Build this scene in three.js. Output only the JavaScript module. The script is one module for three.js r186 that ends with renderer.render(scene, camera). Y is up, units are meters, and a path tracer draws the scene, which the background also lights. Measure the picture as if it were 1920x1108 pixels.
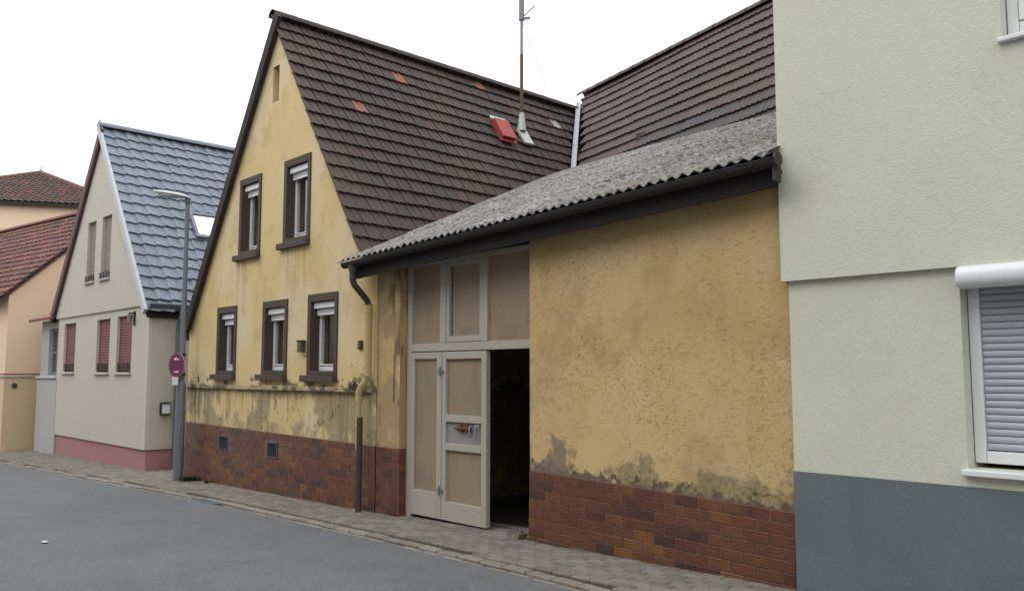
import * as THREE from 'three';
import { mergeGeometries } from 'three/addons/utils/BufferGeometryUtils.js';
import { RoundedBoxGeometry } from 'three/addons/geometries/RoundedBoxGeometry.js';

// ---------------------------------------------------------------- camera, sky, sun, exposure
const W = 1024, H = 590;
const scene = new THREE.Scene();
const camera = new THREE.PerspectiveCamera(38.54, W / H, 0.1, 2000);
camera.position.set(0, 1.7, 5.75);
{
  const yaw = THREE.MathUtils.degToRad(43.3), p = Math.atan(146 / 1585);
  const f = new THREE.Vector3(-Math.cos(yaw) * Math.cos(p), Math.sin(p), -Math.sin(yaw) * Math.cos(p));
  camera.lookAt(camera.position.clone().add(f));
}
const renderer = new THREE.WebGLRenderer({ antialias: true });
renderer.setSize(W, H);
renderer.toneMapping = THREE.LinearToneMapping;
renderer.toneMappingExposure = 1.0;
renderer.shadowMap.enabled = true;
const SKY = 1.75;
{
  const w = 64, h = 32, d = new Float32Array(w * h * 4);
  for (let j = 0; j < h; j++) for (let i = 0; i < w; i++) {
    const el = ((j + 0.5) / h - 0.5) * Math.PI;            // row 0 is straight down
    const s = Math.sin(el);
    const L = el > 0 ? SKY * (0.8 + 0.35 * s) : SKY * 0.75;
    const k = (j * w + i) * 4;
    d[k] = L * 0.985; d[k + 1] = L * 1.0; d[k + 2] = L * 1.03; d[k + 3] = 1;
  }
  const t = new THREE.DataTexture(d, w, h, THREE.RGBAFormat, THREE.FloatType);
  t.mapping = THREE.EquirectangularReflectionMapping;
  t.magFilter = t.minFilter = THREE.LinearFilter;
  t.needsUpdate = true;
  scene.background = t; scene.environment = t;
}
const sun = new THREE.DirectionalLight(new THREE.Color(1, 0.97, 0.92), 0.55);
sun.position.set(-22, 34, 26); sun.target.position.set(-9, 1, 0);
sun.castShadow = true; sun.shadow.radius = 40; sun.shadow.mapSize.set(2048, 2048);
Object.assign(sun.shadow.camera, { left: -30, right: 30, top: 30, bottom: -30, near: 1, far: 120 });
scene.add(sun, sun.target);

// ---------------------------------------------------------------- helpers
let seed = 12345;
const rnd = () => { seed |= 0; seed = seed + 0x6D2B79F5 | 0; let t = Math.imul(seed ^ seed >>> 15, 1 | seed); t = t + Math.imul(t ^ t >>> 7, 61 | t) ^ t; return ((t ^ t >>> 14) >>> 0) / 4294967296; };
const rr = (a, b) => a + (b - a) * rnd();
const V = (x, y, z) => new THREE.Vector3(x, y, z);
const lerp = (a, b, t) => a + (b - a) * t;
const clamp = (x, a = 0, b = 1) => Math.min(b, Math.max(a, x));
const sstep = (a, b, x) => { const t = clamp((x - a) / (b - a)); return t * t * (3 - 2 * t); };
function hash(x, y, s) { let h = Math.imul(x, 374761393) + Math.imul(y, 668265263) + Math.imul(s, 1442695041) | 0; h = Math.imul(h ^ h >>> 13, 1274126177); return ((h ^ h >>> 16) >>> 0) / 4294967296; }
function noise(x, y, s = 0) {
  const ix = Math.floor(x), iy = Math.floor(y); let fx = x - ix, fy = y - iy;
  fx = fx * fx * (3 - 2 * fx); fy = fy * fy * (3 - 2 * fy);
  const a = hash(ix, iy, s), b = hash(ix + 1, iy, s), c = hash(ix, iy + 1, s), d = hash(ix + 1, iy + 1, s);
  return a + (b - a) * fx + (c - a) * fy + (a - b - c + d) * fx * fy;
}
function fbm(x, y, s = 0, o = 4) { let v = 0, a = 0.5, n = 0; for (let i = 0; i < o; i++) { v += a * noise(x, y, s + i * 17); n += a; a *= 0.5; x *= 2.03; y *= 2.03; } return v / n; }
const enc = c => { c = clamp(c); return Math.round(255 * (c <= 0.0031308 ? c * 12.92 : 1.055 * Math.pow(c, 1 / 2.4) - 0.055)); };
// a colour map over a rectangle x0..x0+w, y0..y0+h in metres; fn gets metres, returns linear rgb
function colourMap(px, py, x0, y0, w, h, fn) {
  const d = new Uint8Array(px * py * 4);
  for (let j = 0; j < py; j++) for (let i = 0; i < px; i++) {
    const c = fn(x0 + (i + 0.5) / px * w, y0 + (j + 0.5) / py * h), k = (j * px + i) * 4;
    d[k] = enc(c[0]); d[k + 1] = enc(c[1]); d[k + 2] = enc(c[2]); d[k + 3] = 255;
  }
  const t = new THREE.DataTexture(d, px, py); t.colorSpace = THREE.SRGBColorSpace;
  return fit(t, x0, y0, w, h);
}
function greyMap(px, py, x0, y0, w, h, fn) {
  const d = new Uint8Array(px * py * 4);
  for (let j = 0; j < py; j++) for (let i = 0; i < px; i++) {
    const c = Math.round(255 * clamp(fn(x0 + (i + 0.5) / px * w, y0 + (j + 0.5) / py * h))), k = (j * px + i) * 4;
    d[k] = d[k + 1] = d[k + 2] = c; d[k + 3] = 255;
  }
  return fit(new THREE.DataTexture(d, px, py), x0, y0, w, h);
}
function fit(t, x0, y0, w, h) {
  t.wrapS = t.wrapT = THREE.RepeatWrapping; t.magFilter = THREE.LinearFilter; t.minFilter = THREE.LinearMipmapLinearFilter; t.generateMipmaps = true;
  t.repeat.set(1 / w, 1 / h); t.offset.set(-x0 / w, -y0 / h); t.needsUpdate = true; return t;
}
const mix = (a, b, t) => [a[0] + (b[0] - a[0]) * t, a[1] + (b[1] - a[1]) * t, a[2] + (b[2] - a[2]) * t];
const mul = (a, k) => [a[0] * k, a[1] * k, a[2] * k];
function mat(rgb, rough = 0.8, o = {}) { const m = new THREE.MeshStandardMaterial({ roughness: rough, metalness: 0, ...o }); m.color.setRGB(...rgb); return m; }
// uv in metres, by the direction each face points
function metres(g) {
  if (g.index) g = g.toNonIndexed();
  const p = g.attributes.position, n = p.count, uv = new Float32Array(n * 2);
  const a = V(), b = V(), c = V();
  for (let i = 0; i < n; i += 3) {
    a.fromBufferAttribute(p, i); b.fromBufferAttribute(p, i + 1); c.fromBufferAttribute(p, i + 2);
    const nn = b.clone().sub(a).cross(c.clone().sub(a)); const x = Math.abs(nn.x), y = Math.abs(nn.y), z = Math.abs(nn.z);
    for (let k = 0; k < 3; k++) {
      const q = [a, b, c][k];
      if (z >= x && z >= y * 0.5) { uv[(i + k) * 2] = q.x; uv[(i + k) * 2 + 1] = q.y; }
      else if (x >= y) { uv[(i + k) * 2] = q.z; uv[(i + k) * 2 + 1] = q.y; }
      else { uv[(i + k) * 2] = q.x; uv[(i + k) * 2 + 1] = q.z; }
    }
  }
  g.setAttribute('uv', new THREE.BufferAttribute(uv, 2)); return g;
}
const merge = list => { list = list.map(g => { g = g.index ? g.toNonIndexed() : g; const q = new THREE.BufferGeometry(); for (const k of ['position', 'normal', 'uv']) q.setAttribute(k, g.attributes[k]); return q; }); return mergeGeometries(list); };
function box(x0, x1, y0, y1, z0, z1, r = 0.006) {
  const w = x1 - x0, h = y1 - y0, d = z1 - z0, rad = Math.min(r, w * 0.45, h * 0.45, d * 0.45);
  const g = r > 0 ? new RoundedBoxGeometry(w, h, d, 1, rad) : new THREE.BoxGeometry(w, h, d);
  g.translate((x0 + x1) / 2, (y0 + y1) / 2, (z0 + z1) / 2); return metres(g);
}
function tube(pts, r, seg = 12, tension = 0.05) {
  const c = new THREE.CurvePath(); for (let i = 0; i < pts.length - 1; i++) c.add(new THREE.LineCurve3(pts[i], pts[i + 1]));
  const curve = new THREE.CatmullRomCurve3(roundCorners(pts, tension), false, 'centripetal', 0.5);
  return metres(new THREE.TubeGeometry(curve, pts.length * 14, r, seg, false));
}
function roundCorners(pts, r) {
  const out = [pts[0]];
  for (let i = 0; i < pts.length; i++) {
    if (i === 0 || i === pts.length - 1) { if (i) out.push(pts[i]); continue; }
    const a = pts[i].clone().add(pts[i - 1].clone().sub(pts[i]).setLength(r)), b = pts[i].clone().add(pts[i + 1].clone().sub(pts[i]).setLength(r));
    out.push(a, b);
  }
  const full = [];
  for (let i = 0; i < out.length - 1; i++) { full.push(out[i]); if (out[i].distanceTo(out[i + 1]) > r * 3) { full.push(out[i].clone().lerp(out[i + 1], 0.1), out[i].clone().lerp(out[i + 1], 0.5), out[i].clone().lerp(out[i + 1], 0.9)); } }
  full.push(out[out.length - 1]); return full;
}
function cyl(p, q, r0, r1 = r0, seg = 16) {
  const d = q.clone().sub(p), g = new THREE.CylinderGeometry(r1, r0, d.length(), seg);
  g.applyQuaternion(new THREE.Quaternion().setFromUnitVectors(V(0, 1, 0), d.clone().normalize()));
  g.translate((p.x + q.x) / 2, (p.y + q.y) / 2, (p.z + q.z) / 2); return metres(g);
}
function beam(p, q, w, h, up = V(0, 1, 0)) {                    // a board from p to q, its middle on the line
  const d = q.clone().sub(p), L = d.length(); d.normalize();
  const side = d.clone().cross(up).normalize(), u2 = side.clone().cross(d);
  const g = new RoundedBoxGeometry(L, h, w, 1, Math.min(0.006, w * 0.4, h * 0.4));
  g.applyMatrix4(new THREE.Matrix4().makeBasis(d, u2, side).setPosition(p.clone().add(q).multiplyScalar(0.5))); return metres(g);
}
// a wall plate standing in the plane z = zf, outline and holes in x and y
function plate(outline, holes, zf, thick) {
  const s = new THREE.Shape(outline.map(p => new THREE.Vector2(...p)));
  for (const h of holes) s.holes.push(new THREE.Path([[h[0], h[2]], [h[0], h[3]], [h[1], h[3]], [h[1], h[2]]].map(p => new THREE.Vector2(...p))));
  const g = new THREE.ExtrudeGeometry(s, { depth: thick, bevelEnabled: false }); g.translate(0, 0, zf - thick); return metres(g);
}
function quadSheet(pts, thick = 0.03) {                          // a plate over four corners (counter-clockwise seen from outside)
  const n = pts[1].clone().sub(pts[0]).cross(pts[2].clone().sub(pts[0])).normalize().multiplyScalar(-thick);
  const lo = pts.map(p => p.clone().add(n)), f = [];
  const t = (a, b, c) => f.push(a, b, c), N = pts.length;
  for (let i = 1; i < N - 1; i++) { t(pts[0], pts[i], pts[i + 1]); t(lo[0], lo[i + 1], lo[i]); }
  for (let i = 0; i < N; i++) { const j = (i + 1) % N; t(pts[i], lo[i], lo[j]); t(pts[i], lo[j], pts[j]); }
  const g = new THREE.BufferGeometry().setFromPoints(f); g.computeVertexNormals(); return metres(g);
}
const used = {};
function numbered(n) { const k = used[n] = (used[n] ?? -1) + 1; return k ? n + '_' + String(k).padStart(3, '0') : n; }
function tag(o, label, category, group) { o.userData.label = label; o.userData.category = category; if (group) o.userData.group = group; return o; }
function thing(name, label, category, pos, group) { const o = new THREE.Group(); o.name = numbered(name); o.position.set(...pos); scene.add(o); return tag(o, label, category, group); }
function shade(m) { m.castShadow = m.receiveShadow = true; return m; }
function part(parent, name, geo, m, label) {                     // geometry in world metres
  const o = shade(new THREE.Mesh(geo, m)); o.name = name;
  if (parent.isGroup) o.position.copy(parent.position).negate();
  if (label) o.userData.label = label;
  parent.add(o); return o;
}
function solo(name, geo, m, label, category, group) { const o = shade(new THREE.Mesh(geo, m)); o.name = numbered(name); scene.add(o); return tag(o, label, category, group); }
function struct(name, geo, m, label) { const o = shade(new THREE.Mesh(geo, m)); o.name = numbered(name); o.userData.kind = 'structure'; if (label) o.userData.label = label; scene.add(o); return o; }

// ---------------------------------------------------------------- the lie of the land
const gy = x => 0.16 + 0.0155 * (clamp(x, -60, 30) + 3.1);
const EDGE = [[-60, 3.6], [-30, 2.1], [-19.35, 1.46], [-14.2, 1.13], [-10.9, 0.99], [-7.2, 0.985], [-5, 1.06], [-4.2, 1.12], [-2, 1.3], [30, 3]];
function edge(x) { for (let i = 0; i < EDGE.length - 1; i++) if (x <= EDGE[i + 1][0]) { const t = (x - EDGE[i][0]) / (EDGE[i + 1][0] - EDGE[i][0]); return lerp(EDGE[i][1], EDGE[i + 1][1], t); } return 3; }
const kerbBack = x => edge(x) - 0.235;

// ---------------------------------------------------------------- textures and materials
const grain = greyMap(512, 512, 0, 0, 0.9, 0.9, (x, y) => { const s = 512 / 0.9; return 0.35 * hash(Math.floor(x * s), Math.floor(y * s), 3) + 0.4 * noise(x * 190, y * 190, 5) + 0.25 * noise(x * 60, y * 60, 9); });
const roughPlaster = greyMap(512, 512, 0, 0, 1.3, 1.3, (x, y) => { const a = noise(x * 85, y * 85, 21), b = noise(x * 40 + 3, y * 40, 22), c = fbm(x * 9, y * 9, 23, 3); return 0.45 * a + 0.3 * b + 0.25 * c; });
const finePlaster = greyMap(1024, 1024, 0, 0, 1.7, 1.7, (x, y) => 0.4 * noise(x * 190, y * 190, 25) + 0.35 * noise(x * 95 + 3, y * 95, 26) + 0.25 * fbm(x * 14, y * 14, 27, 3));
const mapMat = (map, rough, bump, bumpScale, o = {}) => new THREE.MeshStandardMaterial({ map, roughness: rough, bumpMap: bump, bumpScale, ...o });

// sandy yellow render of the gabled house, 6.4 m by 7.6 m
const HX = -14.2, HY = -0.4;
const yellowMap = colourMap(1024, 1216, HX, HY, 6.4, 7.6, (x, y) => {
  let c = [0.59, 0.46, 0.225];
  const big = fbm(x * 0.7, y * 0.6, 1, 3), mid = fbm(x * 3, y * 2.2, 2, 4), fine = noise(x * 70, y * 70, 3);
  c = mul(c, 0.86 + 0.2 * big + 0.12 * mid + 0.07 * fine);
  c = mix(c, [0.66, 0.56, 0.37], sstep(0.42, 0.66, fbm(x * 1.5 + 7, y * 1.2, 4, 4)) * 0.6);
  c = mix(c, [0.44, 0.33, 0.17], 0.35 * sstep(0.58, 0.72, fbm(x * 4.5, y * 3.5 + 3, 5, 4)));
  // rain streaks hanging under the sills
  for (const [a, b, s] of [[-12.3, -11.45, 3.38], [-10.95, -10.0, 3.4], [-11.3, -11.0, 5.6]]) if (x > a && x < b && y < s && y > s - 0.9) {
    const k = sstep(0.52, 0.8, noise(x * 22, y * 1.2, 6)) * (1 - (s - y) / 0.9) * sstep(a, a + 0.1, x) * sstep(b, b - 0.1, x);
    c = mix(c, [0.26, 0.2, 0.1], 0.4 * k);
  }
  // orange water stain by the lean-to corner
  const w = sstep(0.45, 0.62, fbm(x * 4, y * 3, 8, 3)) * sstep(-9.0, -8.7, x) * sstep(1.9, 2.6, y);
  c = mix(c, [0.5, 0.31, 0.11], 0.45 * w);
  // mould above the ledge, ragged
  const m1 = fbm(x * 9, y * 8, 11, 4) - Math.max(0, y - 1.52) * 1.9;
  if (y > 1.45) c = mix(c, [0.10, 0.085, 0.05], 0.85 * sstep(0.42, 0.56, m1));
  if (y > 1.45 && x > -9.25) { const t = fbm(x * 16, y * 16, 18, 4) - 0.5 * Math.abs(x + 8.9) - 0.9 * Math.max(0, y - 1.55); c = mix(c, [0.13, 0.10, 0.07], 0.85 * sstep(0.40, 0.5, t)); }
  // black drips and grey damp below it
  if (y < 1.47) {
    const drip = sstep(0.5, 0.78, noise(x * 26, y * 1.6, 12)) * sstep(0.35, 0.62, fbm(x * 2.2, y * 1.4, 13, 3) + 0.12 * sstep(-10, -9.4, x) + 0.2 * sstep(-13.4, -13.9, x));
    c = mix(c, [0.15, 0.125, 0.07], 0.7 * drip);
    const damp = sstep(0.44, 0.6, fbm(x * 3.2, y * 3.2, 14, 4) + 0.13 * sstep(-9.7, -9.2, x));
    c = mix(c, [0.28, 0.225, 0.13], 0.75 * damp);
    const spots = sstep(0.66, 0.78, fbm(x * 14, y * 14, 15, 3));
    c = mix(c, [0.12, 0.1, 0.06], 0.6 * spots);
  }
  return c;
});
// ochre render of the yard wall, pitted, with mould climbing from the tiles
const ochre = (x, y) => {
  let c = [0.495, 0.355, 0.160];
  const big = fbm(x * 0.9 + 3, y * 0.8, 31, 3), mid = fbm(x * 4, y * 4, 32, 4);
  c = mul(c, 0.80 + 0.27 * big + 0.16 * mid + 0.1 * noise(x * 90, y * 90, 33));
  c = mix(c, [0.55, 0.43, 0.23], 0.55 * sstep(0.5, 0.7, fbm(x * 1.7, y * 1.9 + 5, 34, 4)));
  c = mix(c, [0.36, 0.25, 0.12], 0.5 * sstep(0.52, 0.72, fbm(x * 2.3 + 9, y * 2.0, 35, 4)));
  // the lower lift of render is paler, its seam wavering
  const lift = y - 1.79 + 0.05 * (fbm(x * 3, 1, 47, 3) - 0.5) + 0.16 * (fbm(x * 8, y * 8, 48, 3) - 0.5);
  c = mix(c, lift < 0 ? [0.58, 0.45, 0.25] : [0.40, 0.28, 0.135], (lift < 0 ? 0.38 : 0.25) * sstep(0.3, 0.6, fbm(x * 3, y * 3, 49, 3)));
  // trowel scratches and pits
  const wx = x + 0.03 * fbm(x * 8, y * 8, 301, 2), wy = y + 0.03 * fbm(x * 8 + 5, y * 8, 302, 2), zone = fbm(x * 1.6, y * 1.6, 37, 3);
  const scr = sstep(0.60, 0.74, fbm(wx * 26, wy * 105, 36, 3)) * sstep(0.36, 0.6, zone);
  c = mix(c, [0.19, 0.125, 0.06], 0.36 * scr);
  const pit = sstep(0.63, 0.73, fbm(wx * 62, wy * 70, 38, 3)) * sstep(0.36, 0.62, fbm(x * 1.8 + 2, y * 1.8, 39, 3));
  c = mix(c, [0.15, 0.1, 0.05], 0.45 * pit);
  return c;
};
const plinthTop = x => lerp(0.78, 0.70, (x + 5.85) / 2.75);
const yardMap = colourMap(1024, 1024, -6.0, 0.5, 3.0, 3.0, (x, y) => {
  let c = ochre(x, y);
  const h = y - plinthTop(x);
  const m = fbm(x * 7, y * 7, 41, 5) + 0.17 * sstep(-4.9, -4.2, x) * sstep(0.5, 0.1, h) - h * 1.5 + 0.1;
  c = mix(c, [0.17, 0.14, 0.08], 0.75 * sstep(0.42, 0.62, m) * (0.5 + 0.7 * noise(x * 50, y * 50, 42)));
  const m2 = fbm(x * 16, y * 16, 43, 4) - h * 3.4 + 0.12;
  c = mix(c, [0.075, 0.06, 0.04], 0.85 * sstep(0.42, 0.56, m2));
  // the peeled, pointed patch near the gate
  const px = (x + 5.47 + 0.12 * (fbm(x * 9, y * 9, 45, 3) - 0.5)) / 0.16, ph = 0.27 * Math.max(0, 1 - px * px) + 0.13 * Math.max(0, 1 - Math.abs((x + 5.6) / 0.32));
  c = mix(c, mul([0.17, 0.13, 0.10], 0.8 + 0.5 * noise(x * 60, y * 60, 46)), 0.8 * sstep(-0.05, 0.06, ph - h + 0.3 * (fbm(x * 15, y * 15, 44, 4) - 0.5)));
  return c;
});
const pillarMap = colourMap(512, 1024, -8.6, 0.3, 1.5, 3.0, (x, y) => {
  let c = mul(ochre(x + 4, y), 0.95);
  const d = sstep(0.45, 0.6, fbm(x * 5, y * 4, 51, 4) + 0.2 * sstep(1.7, 1.2, y));
  c = mix(c, [0.25, 0.19, 0.1], 0.55 * d);
  c = mix(c, [0.1, 0.08, 0.045], 0.75 * sstep(0.55, 0.75, noise(x * 26, y * 2.4, 52)) * sstep(0.45, 0.6, fbm(x * 3, y * 2, 53, 3)));
  return c;
});
const greenMap = colourMap(512, 512, 0, 0, 3.1, 3.1, (x, y) => mul([0.585, 0.60, 0.485], 0.91 + 0.09 * fbm(x * 2, y * 2, 61, 4) + 0.07 * noise(x * 70, y * 70, 62) - 0.03 * sstep(0.7, 0.8, fbm(x * 18, y * 18, 63, 3))));
const plinthMap = colourMap(512, 512, 0, 0, 2.7, 2.7, (x, y) => mul([0.125, 0.15, 0.165], 0.86 + 0.2 * fbm(x * 3, y * 3, 65, 4) + 0.1 * noise(x * 80, y * 80, 66) + 0.08 * sstep(0.66, 0.8, fbm(x * 11, y * 11, 67, 3))));
const M = {
  yellow: mapMat(yellowMap, 0.95, finePlaster, 0.004),
  yard: mapMat(yardMap, 0.95, finePlaster, 0.0022),
  pillar: mapMat(pillarMap, 0.95, finePlaster, 0.005),
  green: mapMat(greenMap, 0.95, finePlaster, 0.0028),
  plinthGrey: mapMat(plinthMap, 0.85, finePlaster, 0.0025),
  greyPlaster: mat([0.53, 0.50, 0.435], 0.95, { bumpMap: roughPlaster, bumpScale: 0.004 }),
  pink: mat([0.38, 0.185, 0.19], 0.9, { bumpMap: roughPlaster, bumpScale: 0.004 }),
  peach: mat([0.80, 0.62, 0.43], 0.95, { bumpMap: roughPlaster, bumpScale: 0.004 }),
  peachLow: mat([0.66, 0.51, 0.31], 0.95, { bumpMap: roughPlaster, bumpScale: 0.004 }),
  annex: mat([0.42, 0.42, 0.40], 0.95, { bumpMap: roughPlaster, bumpScale: 0.004 }),
  brownTrim: mat([0.066, 0.045, 0.035], 0.75, { bumpMap: grain, bumpScale: 0.002 }),
  darkWood: mat([0.022, 0.017, 0.014], 0.8, { bumpMap: grain, bumpScale: 0.002 }),
  blackWood: mat([0.012, 0.0105, 0.0095], 0.9),
  white: mat([0.74, 0.75, 0.76], 0.45),
  whitePlastic: mat([0.72, 0.74, 0.76], 0.35),
  slat: mat([0.41, 0.43, 0.47], 0.5),
  pane: new THREE.MeshPhysicalMaterial({ color: 0xffffff, roughness: 0.03, transmission: 1, thickness: 0, ior: 1.5 }),
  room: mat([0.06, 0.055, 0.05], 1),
  gateFrame: mat([0.395, 0.37, 0.31], 0.6, { bumpMap: grain, bumpScale: 0.001 }),
  zinc: mat([0.30, 0.33, 0.37], 0.4, { metalness: 0.5 }),
  lead: mat([0.46, 0.48, 0.51], 0.6, { metalness: 0.2, bumpMap: grain, bumpScale: 0.004 }),
  gutter: mat([0.018, 0.0165, 0.0155], 0.75, { bumpMap: grain, bumpScale: 0.001 }),
  rust: mat([0.135, 0.06, 0.035], 0.85, { bumpMap: grain, bumpScale: 0.002 }),
  pipeYellow: mat([0.44, 0.34, 0.155], 0.8, { bumpMap: grain, bumpScale: 0.002 }),
  red: mat([0.30, 0.032, 0.03], 0.6),
  mortar: mat([0.165, 0.105, 0.08], 0.95, { bumpMap: grain, bumpScale: 0.002 }),
  steel: mat([0.17, 0.20, 0.21], 0.5, { metalness: 0.3, bumpMap: grain, bumpScale: 0.0008 }),
  black: mat([0.02, 0.02, 0.022], 0.6),
  shutterRed: mat([0.205, 0.077, 0.076], 0.7),
  shutterGrey: mat([0.27, 0.255, 0.21], 0.8),
};
{ // board of the gate: stained, faintly streaked
  const t = colourMap(512, 512, 0, 0, 2.2, 2.2, (x, y) => { let c = [0.285, 0.220, 0.145]; c = mul(c, 0.88 + 0.16 * fbm(x * 2, y * 1.2, 71, 4) + 0.05 * noise(x * 60, y * 2.2, 72)); return mix(c, [0.2, 0.16, 0.125], 0.5 * sstep(0.52, 0.72, fbm(x * 5, y * 2.4, 73, 4))); });
  M.gateBoard = mapMat(t, 0.7, grain, 0.0008);
}
{ // asphalt
  const t = colourMap(1024, 1024, 0, 0, 7, 7, (x, y) => {
    let k = 0.78 + 0.22 * fbm(x * 0.9, y * 0.9, 81, 3) + 0.18 * fbm(x * 6, y * 6, 82, 3);
    const g = hash(Math.floor(x * 146), Math.floor(y * 146), 83); k *= 0.8 + 0.36 * g; if (g > 0.985) k *= 1.6;
    k *= 1 - 0.10 * sstep(0.45, 0.75, fbm(x * 2.2 + 4, y * 2.2, 84, 5)); k *= 0.85 + 0.3 * noise(x * 55, y * 55, 85);
    return mul([0.126, 0.131, 0.138], k);
  });
  M.asphalt = mapMat(t, 0.85, grain, 0.003);
}
const stoneMap = colourMap(512, 512, 0, 0, 1.1, 1.1, (x, y) => mul([0.185, 0.174, 0.152], 0.75 + 0.25 * fbm(x * 9, y * 9, 91, 4) + 0.22 * noise(x * 120, y * 120, 92) - 0.2 * sstep(0.6, 0.7, fbm(x * 5 + 3, y * 5, 93, 4))));
const stoneMats = [0.82, 0.93, 1.04, 1.14].map(k => { const m = mapMat(stoneMap, 0.9, grain, 0.002); m.color.setRGB(k, k * 0.985, k * 0.96); return m; });
const kerbMats = [1.05, 1.2, 1.32].map(k => { const m = mapMat(stoneMap, 0.9, grain, 0.002); m.color.setRGB(k, k * 0.98, k * 0.93); return m; });

// ---------------------------------------------------------------- ground, road, pavement
function landStrip(xs, z0, z1, dy) {                             // a sheet that follows the slope of the street
  const f = [];
  for (let i = 0; i < xs.length - 1; i++) { const a = xs[i], b = xs[i + 1]; const p = V(a, gy(a) + dy, z0(a)), q = V(b, gy(b) + dy, z0(b)), r = V(b, gy(b) + dy, z1(b)), s = V(a, gy(a) + dy, z1(a)); f.push(p, r, q, p, s, r); }
  const g = new THREE.BufferGeometry().setFromPoints(f); g.computeVertexNormals(); return metres(g);
}
const xsAll = [-800, -60, -40, -30, -25, -22, -19.35, -17, -14.2, -12.5, -10.9, -9, -7.2, -6, -5, -4.2, -3, -2, 0, 4, 10, 30, 800];
struct('ground', landStrip(xsAll, () => -800, () => 800, -0.07), mat([0.12, 0.115, 0.10], 0.95, { bumpMap: grain, bumpScale: 0.004 }), 'bare ground under the street and yards');
{
  const xs = []; for (let x = -60; x <= 30; x += 0.35) xs.push(x);
  const jag = x => edge(x) + 0.035 * (fbm(x * 2.2, 0.3, 101, 3) - 0.5) + 0.03 * (noise(x * 9, 2, 102) - 0.5);
  struct('road', landStrip(xs, jag, () => 7.2, -0.008), M.asphalt, 'grey asphalt street sloping gently past the houses');
}
function paver(w, l, h, ch) {                                    // chamfered block, top at y = 0
  const f = []; const a = w / 2, b = l / 2, q = (p0, p1, p2, p3) => f.push(p0, p1, p2, p0, p2, p3);
  const T = [V(-a + ch, 0, -b + ch), V(-a + ch, 0, b - ch), V(a - ch, 0, b - ch), V(a - ch, 0, -b + ch)];
  const S = [V(-a, -ch, -b), V(-a, -ch, b), V(a, -ch, b), V(a, -ch, -b)], B = S.map(p => p.clone().setY(-h));
  q(...T); for (let i = 0; i < 4; i++) { const j = (i + 1) % 4; q(S[i], S[j], T[j], T[i]); q(B[i], B[j], S[j], S[i]); }
  const g = new THREE.BufferGeometry().setFromPoints(f); g.computeVertexNormals(); return metres(g);
}
function lay(parent, name, spots, geos, mats, max) {             // the nearest as parts, the rest joined
  spots.sort((p, q) => p.d - q.d);
  const rest = [];
  spots.forEach((s, i) => {
    const g = geos[s.v % geos.length];
    if (i < max) { const o = shade(new THREE.Mesh(g, mats[s.m])); o.name = name; o.matrix.copy(s.M); o.matrix.decompose(o.position, o.quaternion, o.scale); parent.add(o); if (s.label) o.userData.label = s.label; }
    else { const k = s.m; (rest[k] = rest[k] || []).push(g.clone().applyMatrix4(s.M)); }
  });
  const all = rest.map((l, k) => l && [merge(l), mats[k]]).filter(Boolean);
  if (!all.length) return;
  const g = mergeGeometries(all.map(a => a[0]), true), o = shade(new THREE.Mesh(g, all.map(a => a[1]))); o.name = name; o.userData.kind = 'stuff'; parent.add(o);
}
const camD = p => p.distanceTo(camera.position);
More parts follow.
